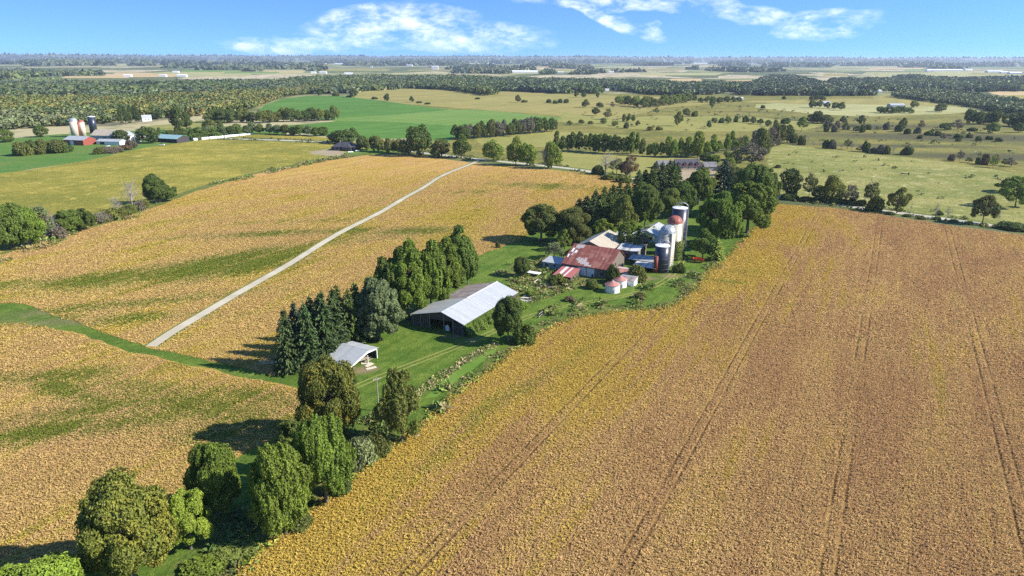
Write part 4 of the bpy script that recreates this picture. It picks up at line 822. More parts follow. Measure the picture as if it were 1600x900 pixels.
def fillpoly(poly, sp, rg):
    x0, y0 = poly.min(0); x1, y1 = poly.max(0); xs, ys = np.meshgrid(np.arange(x0, x1, sp), np.arange(y0, y1, sp)); p = np.c_[xs.ravel(), ys.ravel()]+rg.uniform(-.45, .45, (xs.size, 2))*sp
    return p[inside(poly, p)]
wr = np.random.default_rng(3)
DK = [(.045, .075, .026), (.055, .085, .03), (.07, .095, .034)]; YG = [(.10, .12, .028), (.135, .14, .034), (.075, .10, .026), (.15, .13, .038), (.11, .125, .03)]; MG = [(.075, .10, .030), (.10, .125, .038), (.06, .085, .03)]; BG = [(.038, .058, .034), (.060, .080, .040), (.048, .068, .038), (.085, .10, .048)]
for nm, lb, poly, sp, H, nq, ti, au in [
    ('near_woods', 'sunlit yellow green autumn wood behind the far farmstead', [(-80, 180), (0, 178), (100, 184), (170, 190), (240, 186), (300, 184), (330, 178), (368, 176), (395, 171), (440, 153), (482, 147), (520, 144), (480, 141), (420, 146), (330, 152), (190, 157), (0, 160), (-80, 160)], 10, 15, 60, YG+MG, .12),
    ('farm_woods', 'grey green trees right behind the far silos', [(-80, 205), (0, 204), (60, 200), (120, 196), (182, 192), (180, 186), (100, 181), (-80, 176)], 10, 13, 60, MG+[(.12, .13, .06), (.10, .12, .05)], .1),
    ('crest_woods', 'dark green wood on the crest above the tan field', [(560, 142), (640, 138), (700, 141), (765, 150), (778, 147), (735, 134), (640, 130), (540, 130), (470, 134), (480, 140), (520, 143)], 13, 15, 44, MG+DK, .12),
    ('valley_woods', 'dark valley wood beyond the tan field', [(740, 139), (880, 147), (960, 141), (1010, 148), (1060, 151), (1130, 143), (1180, 147), (1300, 151), (1300, 138), (1200, 134), (1100, 135), (1020, 132), (900, 128), (760, 126)], 19, 15, 30, BG+DK+MG, .05),
    ('plantation_woods', 'dense dark plantation beyond the brown field', [(1150, 149), (1210, 150), (1290, 149), (1300, 138), (1240, 122), (1200, 122), (1160, 140)], 17, 17, 30, BG, 0),
    ('back_woods', 'dark belt of wood under the pale far field', [(1300, 140), (1440, 144), (1600, 143), (1700, 140), (1700, 126), (1600, 124), (1430, 126), (1300, 126)], 20, 15, 30, BG+MG, .05),
    ('brush_woods', 'pale green rounded brush curving across the far fields', [(1395, 152), (1440, 158), (1500, 165), (1560, 176), (1640, 186), (1640, 168), (1560, 158), (1500, 148), (1455, 143), (1410, 146)], 12, 11, 44, [(.10, .12, .05), (.085, .11, .04), (.07, .09, .035)], .05),
    ('upper_woods', 'blue green wood beyond the yellow green one', [(-100, 158), (190, 155), (330, 150), (430, 142), (480, 139), (470, 130), (330, 130), (190, 134), (-100, 136)], 17, 15, 30, BG+DK+MG, .06)]:
    wood(nm, lb, fillpoly(PX(poly), sp, wr), sp*1.15, H, nq, ti, seed=len(nm)+len(lb), autumn=au)
FR = [(890, 139, 14, 'white', 'long white roof behind the tan field edge'), (902, 141, 8, 'white', 'small white roof next to the long one behind the tan field'), (948, 142, 6, 'white', 'white house in the trees beyond the tan field'), (965, 142, 9, 'pink', 'pinkish house in the trees beyond the tan field'), (1000, 141, 22, 'white', 'long pale greenhouse roof beyond the tan field'),
      (876, 115, 9, 'white', 'bright white shed over the dark valley wood'), (820, 114, 38, 'white', 'very long white roof over the dark valley wood'), (785, 105, 10, 'white', 'bright hall near the plume of the far town'), (680, 109, 9, 'white', 'white tower block in the middle of the plain'), (672, 107, 5, 'beige', 'beige block beside the white tower'),
      (580, 106, 4, 'white', 'dot of white roof over the crest wood'), (470, 102, 26, 'white', 'bright long factory roof, leftmost of the far factory strip'), (500, 101, 24, 'white', 'middle bright roof of the far factory strip'), (535, 100.5, 22, 'white', 'third bright roof of the far factory strip'), (450, 103, 14, 'white', 'small roof starting the far factory strip'),
      (505, 115, 10, 'white', 'white shed before the far stubble'), (490, 115, 7, 'white', 'little white shed before the far stubble'), (545, 117, 12, 'white', 'pale roof at the end of the far stubble'), (275, 114, 8, 'white', 'white hall on the pale far field'), (285, 120, 12, 'white', 'wide white roof at the wood edge in the distance'), (255, 120, 9, 'white', 'white roof next to the wide one'),
      (200, 120, 10, 'white', 'white roofs over the upper wood'), (338, 131, 7, 'white', 'white house deep in the blue green wood'), (234, 96.5, 3, 'white', 'tiny far white block'), (254, 96.5, 3, 'white', 'second tiny far white block'), (1068, 101.5, 3, 'white', 'white water tower on the plain'), (1095, 100, 26, 'white', 'faint long roof under the horizon'),
      (1475, 111, 44, 'white', 'great white warehouse on the pale far field'), (1450, 112, 5, 'white', 'low shed starting the great warehouse'), (1512, 110, 10, 'white', 'white building after the great warehouse'), (1553, 113.5, 18, 'white', 'white hall at the far village'), (1568, 114.5, 9, 'white', 'small white hall at the far village'), (1585, 116, 14, 'white', 'pale roof ending the far village'),
      (1150, 155, 7, 'beige', 'beige house by the hedge in the back pasture'), (1158, 156, 4, 'white', 'white garage by the hedge in the back pasture'), (1374, 144, 5, 'white', 'white house below the back wood'), (1330, 134, 9, 'white', 'pale roof within the dark belt of wood'), (955, 114, 8, 'white', 'white roof low on the plain'), (1170, 101, 20, 'white', 'another faint long roof under the horizon'),
      (855, 100, 20, 'white', 'faint pale roofs of the town'), (905, 102, 10, 'beige', 'faint beige roof of the town'), (735, 107, 8, 'white', 'white roof at the edge of the town'), (765, 101, 14, 'white', 'pale hall in the town'), (1345, 100, 14, 'white', 'faint pale hall on the plain'), (640, 103, 9, 'white', 'faint white roof before the town'), (1240, 104, 9, 'beige', 'faint beige hall on the plain'), (610, 98, 12, 'white', 'faint hall close to the horizon')]
# patchy woods out to the horizon
lr = np.arange(math.log(1850), math.log(42000), 1/125.); th = np.arange(R(48), R(132), 1/125.)
LR, TH = np.meshgrid(lr, th); rr = np.exp(LR+wr.uniform(-.004, .004, LR.shape)); tt_ = TH+wr.uniform(-.004, .004, LR.shape)
fp = np.c_[(rr*np.cos(tt_)).ravel(), (rr*np.sin(tt_)).ravel()]
from mathutils import noise as mnoise
wx = fp@U; wy = fp@V
dist_ = np.hypot(fp[:, 0], fp[:, 1])
def fbm(a, b, s_, k):
    return np.array([mnoise.noise(Vector((x, y, k)))+.5*mnoise.noise(Vector((x*2.1, y*2.1, k+5))) for x, y in np.c_[a/s_, b/s_]])
azf = np.arctan2(fp[:, 0], fp[:, 1]); lg = np.log(dist_)
# open farmland and wood lots, both stretched across the view of the plain by their sheer distance
m1 = np.array([mnoise.noise(Vector((x, y, .7)))+.55*mnoise.noise(Vector((x*2.3, y*2.0, 4.2))) for x, y in np.c_[wx/1500, wy/1500+.3*np.sin(wx/2000)]])
m2 = np.array([mnoise.noise(Vector((x, y, 9.7))) for x, y in np.c_[wx/4200, wy/4200]])
keep = (m1+m2*.5) > np.where(dist_ < 2600, -.02, np.where(dist_ < 7000, .22, .26))
# leave out what belongs to the fields and woods set by hand
for i, (nm, mt, poly) in enumerate(REG):
    for k_ in (1.0, 1.09, 1.19): keep &= ~inside(poly, fp*k_) if (k_ == 1.0 or np.linalg.norm(poly.mean(0)) > 1900) else True
FR_XY = [(G(a_[0], a_[1])[:2], a_[2]) for a_ in FR]
for b_, w_ in FR_XY:
    D_ = math.hypot(*b_); t_ = fp@(b_/D_); l_ = np.abs(fp@np.array([-b_[1], b_[0]])/D_); keep &= ~((t_ > D_*.84) & (t_ < D_*1.03) & (l_ < w_*D_/F*.6+12))
fp = fp[keep]; dist_ = dist_[keep]
for nm, lb, a, b, ti in [('far_woods', 'dark woods and hedgerows scattered over the plain', 0, 4200, BG+MG), ('farther_woods', 'thin lines of wood toward the horizon', 4200, 12000, BG), ('horizon_woods', 'wooded land melting into the horizon', 12000, 99999, BG)]:
    s = (dist_ >= a) & (dist_ < b); wood(nm, lb, fp[s], dist_[s]/125*1.5, (11 if a == 0 else 9 if a < 5000 else 7), 16 if a else 26, ti, seed=77+a % 7, autumn=.05)

# ---------------------------------------------------------------- rough herbage along the margins
def tufts(name, label, pts, size, hmax, tints, seed, nq=7, cat='weeds'):
    rg = np.random.default_rng(seed); n = len(pts); z = hgt(pts[:, 0], pts[:, 1]); s = size*rg.uniform(.5, 1.5, n)
    P_ = np.repeat(np.c_[pts, z], nq, axis=0)+rg.normal(0, 1, (n*nq, 3))*np.repeat(s, nq)[:, None]*[.38, .38, 0]
    P_[:, 2] += np.repeat(s, nq)*rg.uniform(.1, 1, n*nq)*hmax; v, f = quads(P_, np.tile([0, 0, .9], (n*nq, 1))+0., np.repeat(s, nq)*.55, rg, .7, .8)
    tt = np.array(tints)[rg.integers(0, len(tints), n)]*rg.uniform(.75, 1.25, n)[:, None]; t = np.repeat(np.repeat(np.c_[tt, np.ones(n)], nq, axis=0), 4, axis=0)
    me = mesh_np(name, v, f, [M['weed_leaf']]); at = me.attributes.new('tint', 'FLOAT_COLOR', 'POINT'); at.data.foreach_set('color', t.astype(np.float32).ravel())
    return tag(link(name, me), label, cat, None, 'stuff')
def scatter_poly(poly, sp, rg, thr=0.0, sc=14.):
    p = fillpoly(poly, sp, rg); nn = np.array([mnoise.noise(Vector((a/sc, b/sc, 3.3))) for a, b in p]) if thr > -1 else 0
    return p[nn > thr]
RGH = {i: REG[i][2] for i in range(len(REG)) if REG[i][0] == 'rough_ground'}
OLV = [(.11, .15, .03), (.17, .16, .055), (.09, .13, .028), (.20, .17, .075), (.13, .17, .035)]
tr_ = np.random.default_rng(9)
rp = list(RGH.values())
tufts('yard_weeds', 'tall brown and olive weeds among the boards in the farmyard', scatter_poly(rp[0], 1.15, tr_, -.12, 7), 1.2, .9, OLV, 1)
tufts('hedge_weeds', 'rank undergrowth beneath the near maples', scatter_poly(rp[1], 1.1, tr_, -.25, 9), 1.1, .9, [(.06, .10, .02), (.09, .13, .03), (.12, .12, .04), (.05, .08, .02)], 2)
tufts('margin_weeds', 'weedy margin between the mown grass and the brown field', scatter_poly(rp[2], 1.2, tr_, .0, 8), .95, .6, OLV, 3)
tufts('corn_hedge_weeds', 'weeds of the hedge bank by the corn field', scatter_poly([q for q in REG if q[0] == 'hedge_strip'][0][2], 2.6, tr_, .05, 22), 2.0, .7, OLV[:4], 4)
vp = [q for q in REG if q[0] == 'verge'][0][2]; pv = scatter_poly(vp, 2.4, tr_, .0, 18); pv = pv[(line_dist(pv, road_c) > 4.6)]
tufts('verge_weeds', 'tall weeds on the verges of the gravel road', pv, 1.8, .7, [(.08, .10, .025), (.14, .14, .04), (.06, .08, .02)], 5)
stripw = strip(smooth_line(PX([(640, 628), (690, 588), (740, 556), (775, 538)]), 4), 3.2)
tufts('strip_weeds', 'strip of brown dead weeds beside the mown strip', fillpoly(stripw, 1.0, tr_), .8, .6, [(.24, .20, .10), (.17, .19, .05), (.28, .23, .13)], 6)
bp = np.vstack([PX([(x+tr_.normal(0, 5), y+tr_.normal(0, 3)) for _ in range(16)]) for x, y in [(560, 705), (590, 660), (690, 640), (700, 608), (905, 480), (860, 490), (940, 476), (1000, 470), (780, 480), (850, 446), (890, 446), (1085, 432), (1060, 445), (1010, 450)]])
tufts('scrub_weeds', 'clumps of scrub dotted about the yard edges', bp, 1.8, .8, OLV, 8)
# crop fringe: plants that stand out of the field edge
ce = smooth_line(PX(soyR_edge), 1.2); fr_ = np.repeat(ce, 5, axis=0)+tr_.normal(0, .55, (len(ce)*5, 2))+U*.9
tufts('soybean_fringe', 'yellowing soybean plants on the brink of the brown field', fr_, .8, .8, [(.30, .25, .04), (.22, .23, .04), (.30, .20, .07), (.14, .19, .03)], 7, nq=5, cat='crop')
# the soybean crop itself, plant clump by plant clump where the camera is close enough to see it
def crop(name, label, mt, cols, gcol, ycol, excl, seed, tram=False):
    polys = [q[2] for q in REG if q[1] == mt]; rg = np.random.default_rng(seed); out = []
    for r0_, r1_, su, sv in ((60, 225, .58, .50), (225, 560, .82, .76)):
        a = np.arange(-500, 500, su); b = np.arange(-500, 620, sv); A, B = np.meshgrid(a, b); A = A.ravel()+rg.normal(0, su*.16, A.size); B = B.ravel()+rg.uniform(-.5, .5, A.size)*sv
        p = np.outer(A, U)+np.outer(B, V); r_ = np.hypot(p[:, 0], p[:, 1]); k = (r_ >= r0_) & (r_ < r1_) & (p[:, 1] > 40) & (np.abs(p[:, 0]) < p[:, 1]*.78+22); p, A = p[k], A[k]
        k = np.zeros(len(p), bool)
        for q in polys: k |= inside(q, p)
        for q in excl: k &= ~inside(q, p)
        k &= (line_dist(p, lane_c) > 2.7)
        k &= rg.random(len(p)) < np.clip((560-np.hypot(p[:, 0], p[:, 1]))/170, 0, 1)
        if tram:
            t = np.mod(A+3200+TRAM0, 32.0); brk = np.array([mnoise.noise(Vector((a/60, b/25, 2.2))) for a, b in p]) > -.22; k &= ~(((np.abs(t-4) < .30) | (np.abs(t-6.5) < .30)) & brk)
        p = p[k]; out.append((p, su))
    for j, (p, su) in enumerate(out):
        n = len(p); z = hgt(p[:, 0], p[:, 1]); e_ = np.clip(1-line_dist(p, PX(soyR_edge))/55, 0, 1) if tram else np.zeros(n)
        g_ = np.zeros(n)
        for px, py, L, Wd, an, am in BLOBS:
            c = G(px, py)[:2]; d = p-c; ca, sa = math.cos(R(an)), math.sin(R(an)); g_ = np.maximum(g_, am*np.exp(-((d[:, 0]*ca+d[:, 1]*sa)/L)**2-((-d[:, 0]*sa+d[:, 1]*ca)/Wd)**2))
        uu, vv = p@U, p@V; nz = np.array([mnoise.noise(Vector((a/15, b/42, seed)))+.75*mnoise.noise(Vector((a/2.6, b/45, seed+3)))+.35*mnoise.noise(Vector((a/1.5, b/6, seed+5))) for a, b in np.c_[uu, vv]]); nz2 = np.array([mnoise.noise(Vector((a/60, b/60, seed+8))) for a, b in p])
        base = np.array(cols[0])+(np.array(cols[1])-np.array(cols[0]))*np.clip(.5+nz*.8+nz2*.4+rg.normal(0, .18, n), 0, 1)[:, None]
        ky = np.clip((e_*1.0+nz*.8+rg.normal(0, .16, n)+(.0 if tram else .26)+nz2*.6-.30)*2, 0, 1)[:, None]; base = base*(1-ky)+np.array(ycol)*ky
        kg = np.clip((g_*1.0+nz*.55+rg.normal(0, .18, n)-(.62 if tram else .34))*1.9, 0, 1)[:, None]; base = base*(1-kg)+np.array(gcol)*kg
        base *= 1.22*rg.uniform(.82, 1.17, n)[:, None]; nq = 5; s_ = su*rg.uniform(.75, 1.15, n)
        P_ = np.repeat(np.c_[p, z], nq, axis=0)+rg.normal(0, 1, (n*nq, 3))*np.repeat(s_, nq)[:, None]*[.32, .32, 0]; P_[:, 2] += rg.uniform(.12, .34, n*nq)
        v, f = quads(P_, np.tile([0, 0, 1.0], (n*nq, 1)), np.repeat(s_, nq)*.60, rg, .36, .7); t = np.repeat(np.repeat(np.c_[base, np.ones(n)], nq, axis=0), 4, axis=0)
        me = mesh_np(name, v, f, [M['crop_leaf']]); at = me.attributes.new('tint', 'FLOAT_COLOR', 'POINT'); at.data.foreach_set('color', t.astype(np.float32).ravel())
        tag(link(name, me), label+(', nearer part' if j == 0 else ', farther part'), 'crop', None, 'stuff')
m, N = mat('crop_leaf'); a_ = N.n('ShaderNodeAttribute', attribute_name='tint'); finish(N, a_.outputs['Color'], .8, spec=.15, trans=.35); M['crop_leaf'] = m
YD = [q[2] for q in REG if q[0] in ('farmyard_grass', 'grass_strip')]
crop('soybean_plants', 'brown ripening soybeans standing in drilled rows', 'soy_right', [(.42, .262, .125), (.53, .375, .160)], (.19, .23, .03), (.47, .345, .075), [], 1, tram=True)
crop('golden_soybean_plants', 'golden soybeans cut by the pale lane', 'soy_left', [(.45, .315, .135), (.50, .385, .135)], (.13, .175, .020), (.43, .345, .065), YD, 2)
crop('patchy_soybean_plants', 'golden soybeans with green swales beside the maples', 'soy_near', [(.44, .305, .13), (.49, .375, .125)], (.13, .17, .020), (.42, .335, .065), YD[:1], 3)
# scattered dark tussocks in the pale pasture
pp = fillpoly(PX([(1210, 236), (1300, 240), (1420, 252), (1560, 275), (1590, 340), (1500, 340), (1300, 312), (1215, 300)]), 9, tr_); pp = pp[tr_.random(len(pp)) < .10]
tufts('pasture_tussocks', 'dark tussocks dotted over the pale pasture', pp, 2.6, .5, [(.06, .08, .03), (.1, .11, .04)], 12, cat='grass')
pp = fillpoly(PX([(880, 170), (1180, 165), (1590, 205), (1600, 255), (1240, 215), (960, 200)]), 16, tr_); pp = pp[tr_.random(len(pp)) < .2]
tufts('meadow_tussocks', 'small bushes and tussocks dotted over the olive pasture', pp, 3.4, .6, [(.05, .065, .025), (.08, .09, .03)], 13, cat='grass')

# ---------------------------------------------------------------- buildings
ux, vx = R(-28.5), R(61.5)
def gnd(p): return (p[0], p[1], float(hgt(p[0], p[1])))
def roof_slab(y0, z0, y1, z1, L, ov=.4, th=.12, x0=0.0, gap=0.0):
    """one slope, from eave (y0,z0) to ridge (y1,z1), running x0..L"""
    return MB().prism([(x0-ov, y0, z0), (L+ov, y0, z0), (L+ov, y1, z1), (x0-ov, y1, z1)], (0, 0, th))
def barn(name, label, cat, org, ang, L, Wd, h0, h1, yr, hr, r0, r1, wm, ov=.45, closed=True, group=None, cap=None, pname='wall'):
    e = empty(name, gnd(org), ang); tag(e, label, cat, group)
    s0 = (hr-h0)/max(yr, .01); s1 = (hr-h1)/max(.01, Wd-yr)
    if closed:
        d = .06
        MB().prism([(0, 0, -.6), (0, Wd, -.6), (0, Wd, h1-d), (0, yr, hr-d), (0, 0, h0-d)] if 0 < yr < Wd else [(0, 0, -.6), (0, Wd, -.6), (0, Wd, h1-d), (0, 0, h0-d)], (L, 0, 0)).build(pname, wm, e)
    if 0 < yr < Wd:
        roof_slab(-ov, h0-ov*s0, yr, hr, L, ov).build('roof_slope', r0, e); roof_slab(Wd+ov, h1-ov*s1, yr, hr, L, ov).build('roof_slope', r1, e)
        MB().prism([(-ov-.03, yr-.3, hr-.3*s0+.10), (-ov-.03, yr, hr+.17), (-ov-.03, yr+.3, hr-.3*s1+.10)], (L+2*ov+.06, 0, 0)).build('ridge_cap', cap or r0, e)
    else:
        s = (h1-h0)/Wd; MB().prism([(-ov, -ov, h0-ov*s), (L+ov, -ov, h0-ov*s), (L+ov, Wd+ov, h1+ov*s), (-ov, Wd+ov, h1+ov*s)], (0, 0, .12)).build('roof', r0, e)
    return e
def pane(e, name, m, x0, x1, z0, z1, y=-.06, th=.08):
    return MB().box(x0, x1, y, y+th, z0, z1).build(name, m, e)
def pane_x(e, name, m, y0, y1, z0, z1, x, th=.08):
    return MB().box(x, x+th, y0, y1, z0, z1).build(name, m, e)
# long livestock barn
L, Wd, h0, h1, yr, hr = 36.0, 20.3, 4.2, 3.9, 8.2, 6.9
e = empty('livestock_barn', gnd((-15.6, 203.9)), vx); tag(e, 'long open fronted barn with a pale metal roof, one far slope rusty brown', 'barn')
roof_slab(-.5, h0-.16, yr, hr, L, .4).build('roof_slope', M['white_roof'], e)
roof_slab(Wd+.5, h1-.12, yr, hr, 15.5, .4).build('roof_slope', M['aged_roof'], e)
tag(roof_slab(Wd+.5, h1-.30, yr, hr-.16, L, .4, x0=16.4).build('roof_slope', M['brown_roof'], e), 'rusty brown roof slope')
MB().prism([(15.2, yr-.35, hr+.02), (15.2, yr, hr+.28), (15.2, yr+.5, hr+.02)], (L-14.8, 0, 0)).build('ridge_cap', M['white_roof'], e)
MB().prism([(-.4, yr-.25, hr+.02), (-.4, yr, hr+.17), (-.4, yr+.25, hr+.02)], (15.5, 0, 0)).build('ridge_cap', M['white_roof'], e)
MB().box(0, L, 0, .15, -.3, h0-.08).build('side_wall', M['dark_wood'], e); MB().box(0, L, Wd-.15, Wd, -.3, h1-.2).build('side_wall', M['dark_wood'], e)
MB().prism([(L-.15, .16, -.3), (L-.15, Wd-.16, -.3), (L-.15, Wd-.16, h1-.25), (L-.15, yr, hr-.25), (L-.15, .16, h0-.1)], (.14, 0, 0)).build('end_wall', M['dark_wood'], e)
for y in (.2, 4.0, 7.6, 13.2, 16.8, 20.0): MB().box(.02, .26, y-.13, y+.13, -.3, (h0+(hr-h0)*y/yr if y < yr else h1+(hr-h1)*(Wd-y)/(Wd-yr))-.25).build('post', M['wood_wall'], e)
mb = MB()
for k in range(11): mb.box(.28, .33, .3, 3.9, .1+k*.36, .38+k*.36)
mb.build('gable_boards', M['dark_wood'], e)
mb = MB()
for k in range(7): mb.box(.28, .34, 13.4, 19.9, .25+k*.5, .37+k*.5)
for y in (14.2, 15.0, 15.8, 17.6, 18.4, 19.2): mb.box(.21, .27, y, y+.12, .05, 3.7)
mb.build('gate_slats', M['wood_wall'], e)
MB().prism([(.14, 4.1, h0+(hr-h0)*4.1/yr-.28), (.14, yr, hr-.25), (.14, 19.9, h1-.2), (.14, 19.9, h1-.6), (.14, 4.1, 4.2)], (.1, 0, 0)).build('gable_header', M['dark_wood'], e)
for x in (9, 18, 27):
    for y in (yr, 14.2): MB().box(x-.12, x+.12, y-.12, y+.12, -.3, (hr if y == yr else h1+(hr-h1)*(Wd-y)/(Wd-yr))-.3).build('post', M['dark_wood'], e)
c_ = empty('hanging_sheet', tuple(np.array(gnd((-15.6, 203.9)))+np.array([V[0]*1.2-U[0]*6.2, V[1]*1.2-U[1]*6.2, 0])), vx+.25); tag(c_, 'crumpled white sheet propped in the open bay of the long barn', 'sheet')
MB().prism([(0, 0, .2), (0, 1.3, .1), (.1, 1.45, 1.9), (.05, .5, 2.25), (.12, .1, 1.6)], (.05, 0, 0)).build('sheet_panel', M['white_paint'], c_); MB().tube([(.2, .7, 0), (.2, .7, 2.3)], .04, 5).build('pole', M['pole_wood'], c_)
# ivy that has swallowed the barn's long wall
rg = np.random.default_rng(21); n = 9000; xx = rg.uniform(-.3, 24, n); hh = rg.random(n)**.8*(h0-.2)*(1+.05*np.sin(xx*2)); bulge = (1-hh/h0)*(2.6+.8*np.sin(xx*.9)+.5*np.sin(xx*2.3+1))+.25
O = np.array(gnd((-15.6, 203.9))); P_ = O+np.outer(xx, [V[0], V[1], 0])+np.outer(bulge*rg.uniform(.85, 1.05, n), [U[0], U[1], 0])+np.outer(hh*rg.uniform(.9, 1, n), [0, 0, 1])
v, f = quads(P_, np.tile([U[0]*.9, U[1]*.9, .75], (n, 1)), .42, rg, .55); o = link('ivy_creeper', mesh_np('ivy_creeper', v, f, [M['leaf']])); o.color = (.115, .165, .03, 1)
tag(o, 'thick green creeper covering the long side wall of the barn', 'creeper')
# small open shed
L, Wd, h0, h1, yr, hr = 9.6, 12.0, 2.1, 3.3, 7.8, 4.1
og = (-54.3, 180.9)
e = barn('field_shed', 'small tin roofed shed, open toward the yard', 'shed', og, ux, L, Wd, h0, h1, yr, hr, M['white_roof'], M['white_roof'], M['dark_wood'], closed=False, ov=.35)
MB().box(0, L, .02, .16, -.3, h0-.08).build('side_wall', M['grey_wall'], e); MB().box(0, L, Wd-.16, Wd-.02, -.3, h1-.1).build('side_wall', M['dark_wood'], e)
MB().prism([(.02, .2, -.3), (.02, Wd-.2, -.3), (.02, Wd-.2, h1-.15), (.02, yr, hr-.12), (.02, .2, h0-.12)], (.12, 0, 0)).build('end_wall', M['dark_wood'], e)
MB().prism([(L-.1, .1, h0-.1), (L-.1, yr, hr-.08), (L-.1, Wd-.1, h1-.1), (L-.1, Wd-.1, h1-.45), (L-.1, yr, 3.2), (L-.1, .1, 1.4)], (.12, 0, 0)).build('gable_panel', M['white_paint'], e)
for y in (.15, 7.6): MB().box(L-.14, L+.06, y, y+.2, -.3, 2.6 if y > 1 else 1.7).build('post', M['pale_board'], e)
MB().box(L-.1, L+.12, Wd-.3, Wd-.08, -.3, h1-.5).build('post', M['white_paint'], e)
# red roofed bank barn
og = np.array([21.2, 273.8]); L, Wd, h0, h1, yr, hr = 20.0, 19.5, 4.2, 5.0, 12.5, 9.6
e = barn('bank_barn', 'old barn under a rusty red tin roof with bald grey patches', 'barn', og, ux, L, Wd, h0, h1, yr, hr, M['red_roof'], M['red_roof'], M['wood_wall'], ov=.5)
sl = (hr-h0)/yr
rs = [c for c in bpy.data.objects if c.parent == e and c.name.startswith('roof_slope')][0]
rg = np.random.default_rng(31)
for (xa, xb, ya, yb) in [(.4, 1.3, 7.2, 9.6), (1.2, 2.0, 9.8, 12), (2.0, 3.4, 9.6, 12.2), (3.4, 4.9, 10.2, 12.3), (1.3, 2.0, 5.0, 7.0), (2.3, 3.0, 6.8, 8.6), (.1, .8, 3.6, 5.6), (5.2, 6.0, 2.4, 4.6), (6.0, 7.6, 1.2, 4.2), (7.6, 9.4, .6, 3.6), (9.4, 11.0, .0, 2.2), (8.0, 9.0, 3.6, 4.8), (11.0, 12.4, -.1, .9), (4.6, 5.2, 3.0, 3.8), (15.6, 16.0, 5.2, 5.9)]:
    pts = [(xa, ya), (xb, ya), (xb, yb), (xa, yb)]; pts = [(a+rg.normal(0, .12), b+rg.normal(0, .12)) for a, b in pts]
    MB().prism([(a, b, h0+b*sl+.125) for a, b in pts], (0, 0, .03)).build('roof_patch', M['white_paint'] if xb < 1.4 or (xa, ya) == (2.3, 6.8) else M['patch'], rs)
for xa, xb in ((6.6, 10.5), (10.9, 14.2)):
    d_ = pane(e, 'sliding_door', M['white_paint'], xa, xb, 0, 3.6, -.12, .08); MB().box(xa, xb, -.16, -.121, 3.42, 3.5).build('rail', M['galv'], d_)
pane(e, 'door', M['dull_black'], 13.1, 13.9, 0, 1.3, -.20, .06); pane(e, 'window', M['glass_dark'], 17.0, 18.0, 1.4, 2.4)
pane(e, 'window', M['glass_dark'], 2.2, 3.2, 1.4, 2.4); pane_x(e, 'window', M['glass_dark'], 8, 9.2, 3.6, 4.8, L, .06); pane_x(e, 'door', M['dark_wood'], 12, 15, 0, 3, L, .07)
# red lean-to
barn('lean_to_shed', 'little lean-to with a bright red striped tin roof', 'shed', (16.8, 264.4), ux, 7.6, 9.3, 1.9, 3.0, 0, 0, M['pinkstripe_roof'], None, M['dark_wood'], ov=.3)
# beige roofed barn behind
e = barn('cattle_barn', 'low barn with a cream and grey tin roof behind the rusty red one', 'barn', tuple(np.array([39.2, 287.8])+V*4.6+U*1.5), vx, 24, 17.5, 4.4, 3.8, 9.2, 7.8, M['beige_roof'], M['grey_roof'], M['wood_wall'], ov=.4)
pane(e, 'window', M['glass_dark'], 8, 9, 1.5, 2.5)
e = barn('barn_wing', 'flat wing with a white and grey striped roof', 'barn', (47.2, 295.4), ux, 9.5, 12, 4.3, 4.7, 5.5, 5.4, M['stripe_roof'], M['stripe_roof'], M['wood_wall'], ov=.3); pane(e, 'door', M['dark_wood'], 3, 5.5, 0, 2.8)
# white shed at the back
e = barn('machine_shed', 'white metal shed standing at the back among the trees', 'shed', (70.5, 320.5), vx, 20, 12, 3.6, 3.6, 6, 6.0, M['white_roof'], M['white_roof'], M['white_paint'], ov=.3); pane(e, 'door', M['grey_wall'], 12, 16, 0, 3.0); pane_x(e, 'door', M['grey_wall'], 4, 8, 0, 3.2, -.07)
e = barn('feed_shed', 'low grey shed joined to the white one', 'shed', (50.5, 329), ux, 8.5, 8, 2.6, 3.4, 0, 0, M['white_roof'], None, M['grey_wall'], ov=.3); pane(e, 'window', M['glass_dark'], 3, 4, 1.2, 2)
e = barn('tin_shed', 'grey walled shed at the end of the rusty red barn', 'shed', (13.2, 280.8), ux, 8.6, 7, 2.7, 3.3, 0, 0, M['white_roof'], None, M['grey_wall'], ov=.4); pane(e, 'door', M['dark_wall'], 1.0, 2.6, 0, 2.0); pane(e, 'window', M['glass_dark'], 5, 6, 1.2, 2)
e = barn('bunk_shed', 'long low roof reaching from the barn to the silos', 'shed', (50.8, 285.8), ux, 13.5, 6.5, 2.5, 3.1, 0, 0, M['grey_roof'], None, M['dark_wall'], ov=.35, closed=False)
for x in (.2, 4.5, 9, 13.2): MB().box(x-.1, x+.1, .1, .3, -.2, 2.4).build('post', M['wood_wall'], e)
MB().box(0, 13.5, 6.2, 6.35, -.2, 2.9).build('back_wall', M['grey_wall'], e)
e = barn('feed_bunk', 'lower pale roof in front of the long low one', 'shed', (51.5, 277.6), ux, 9.5, 5, 2.0, 2.5, 0, 0, M['stripe_roof'], None, M['dark_wall'], ov=.3, closed=False)
for x in (.2, 4.8, 9.3): MB().box(x-.1, x+.1, .1, .3, -.2, 1.95).build('post', M['wood_wall'], e)
MB().box(0, 9.5, 4.7, 4.82, -.2, 2.3).build('back_wall', M['dark_wall'], e)
e = barn('milk_house', 'pink roofed annex on the gable of the rusty barn', 'shed', (41.8, 266.8), ux, 6, 6.5, 2.4, 2.9, 3.2, 3.3, M['pink_roof'], M['patch'], M['white_paint'], ov=.25); pane(e, 'window', M['glass_dark'], 2, 3, 1, 1.8)
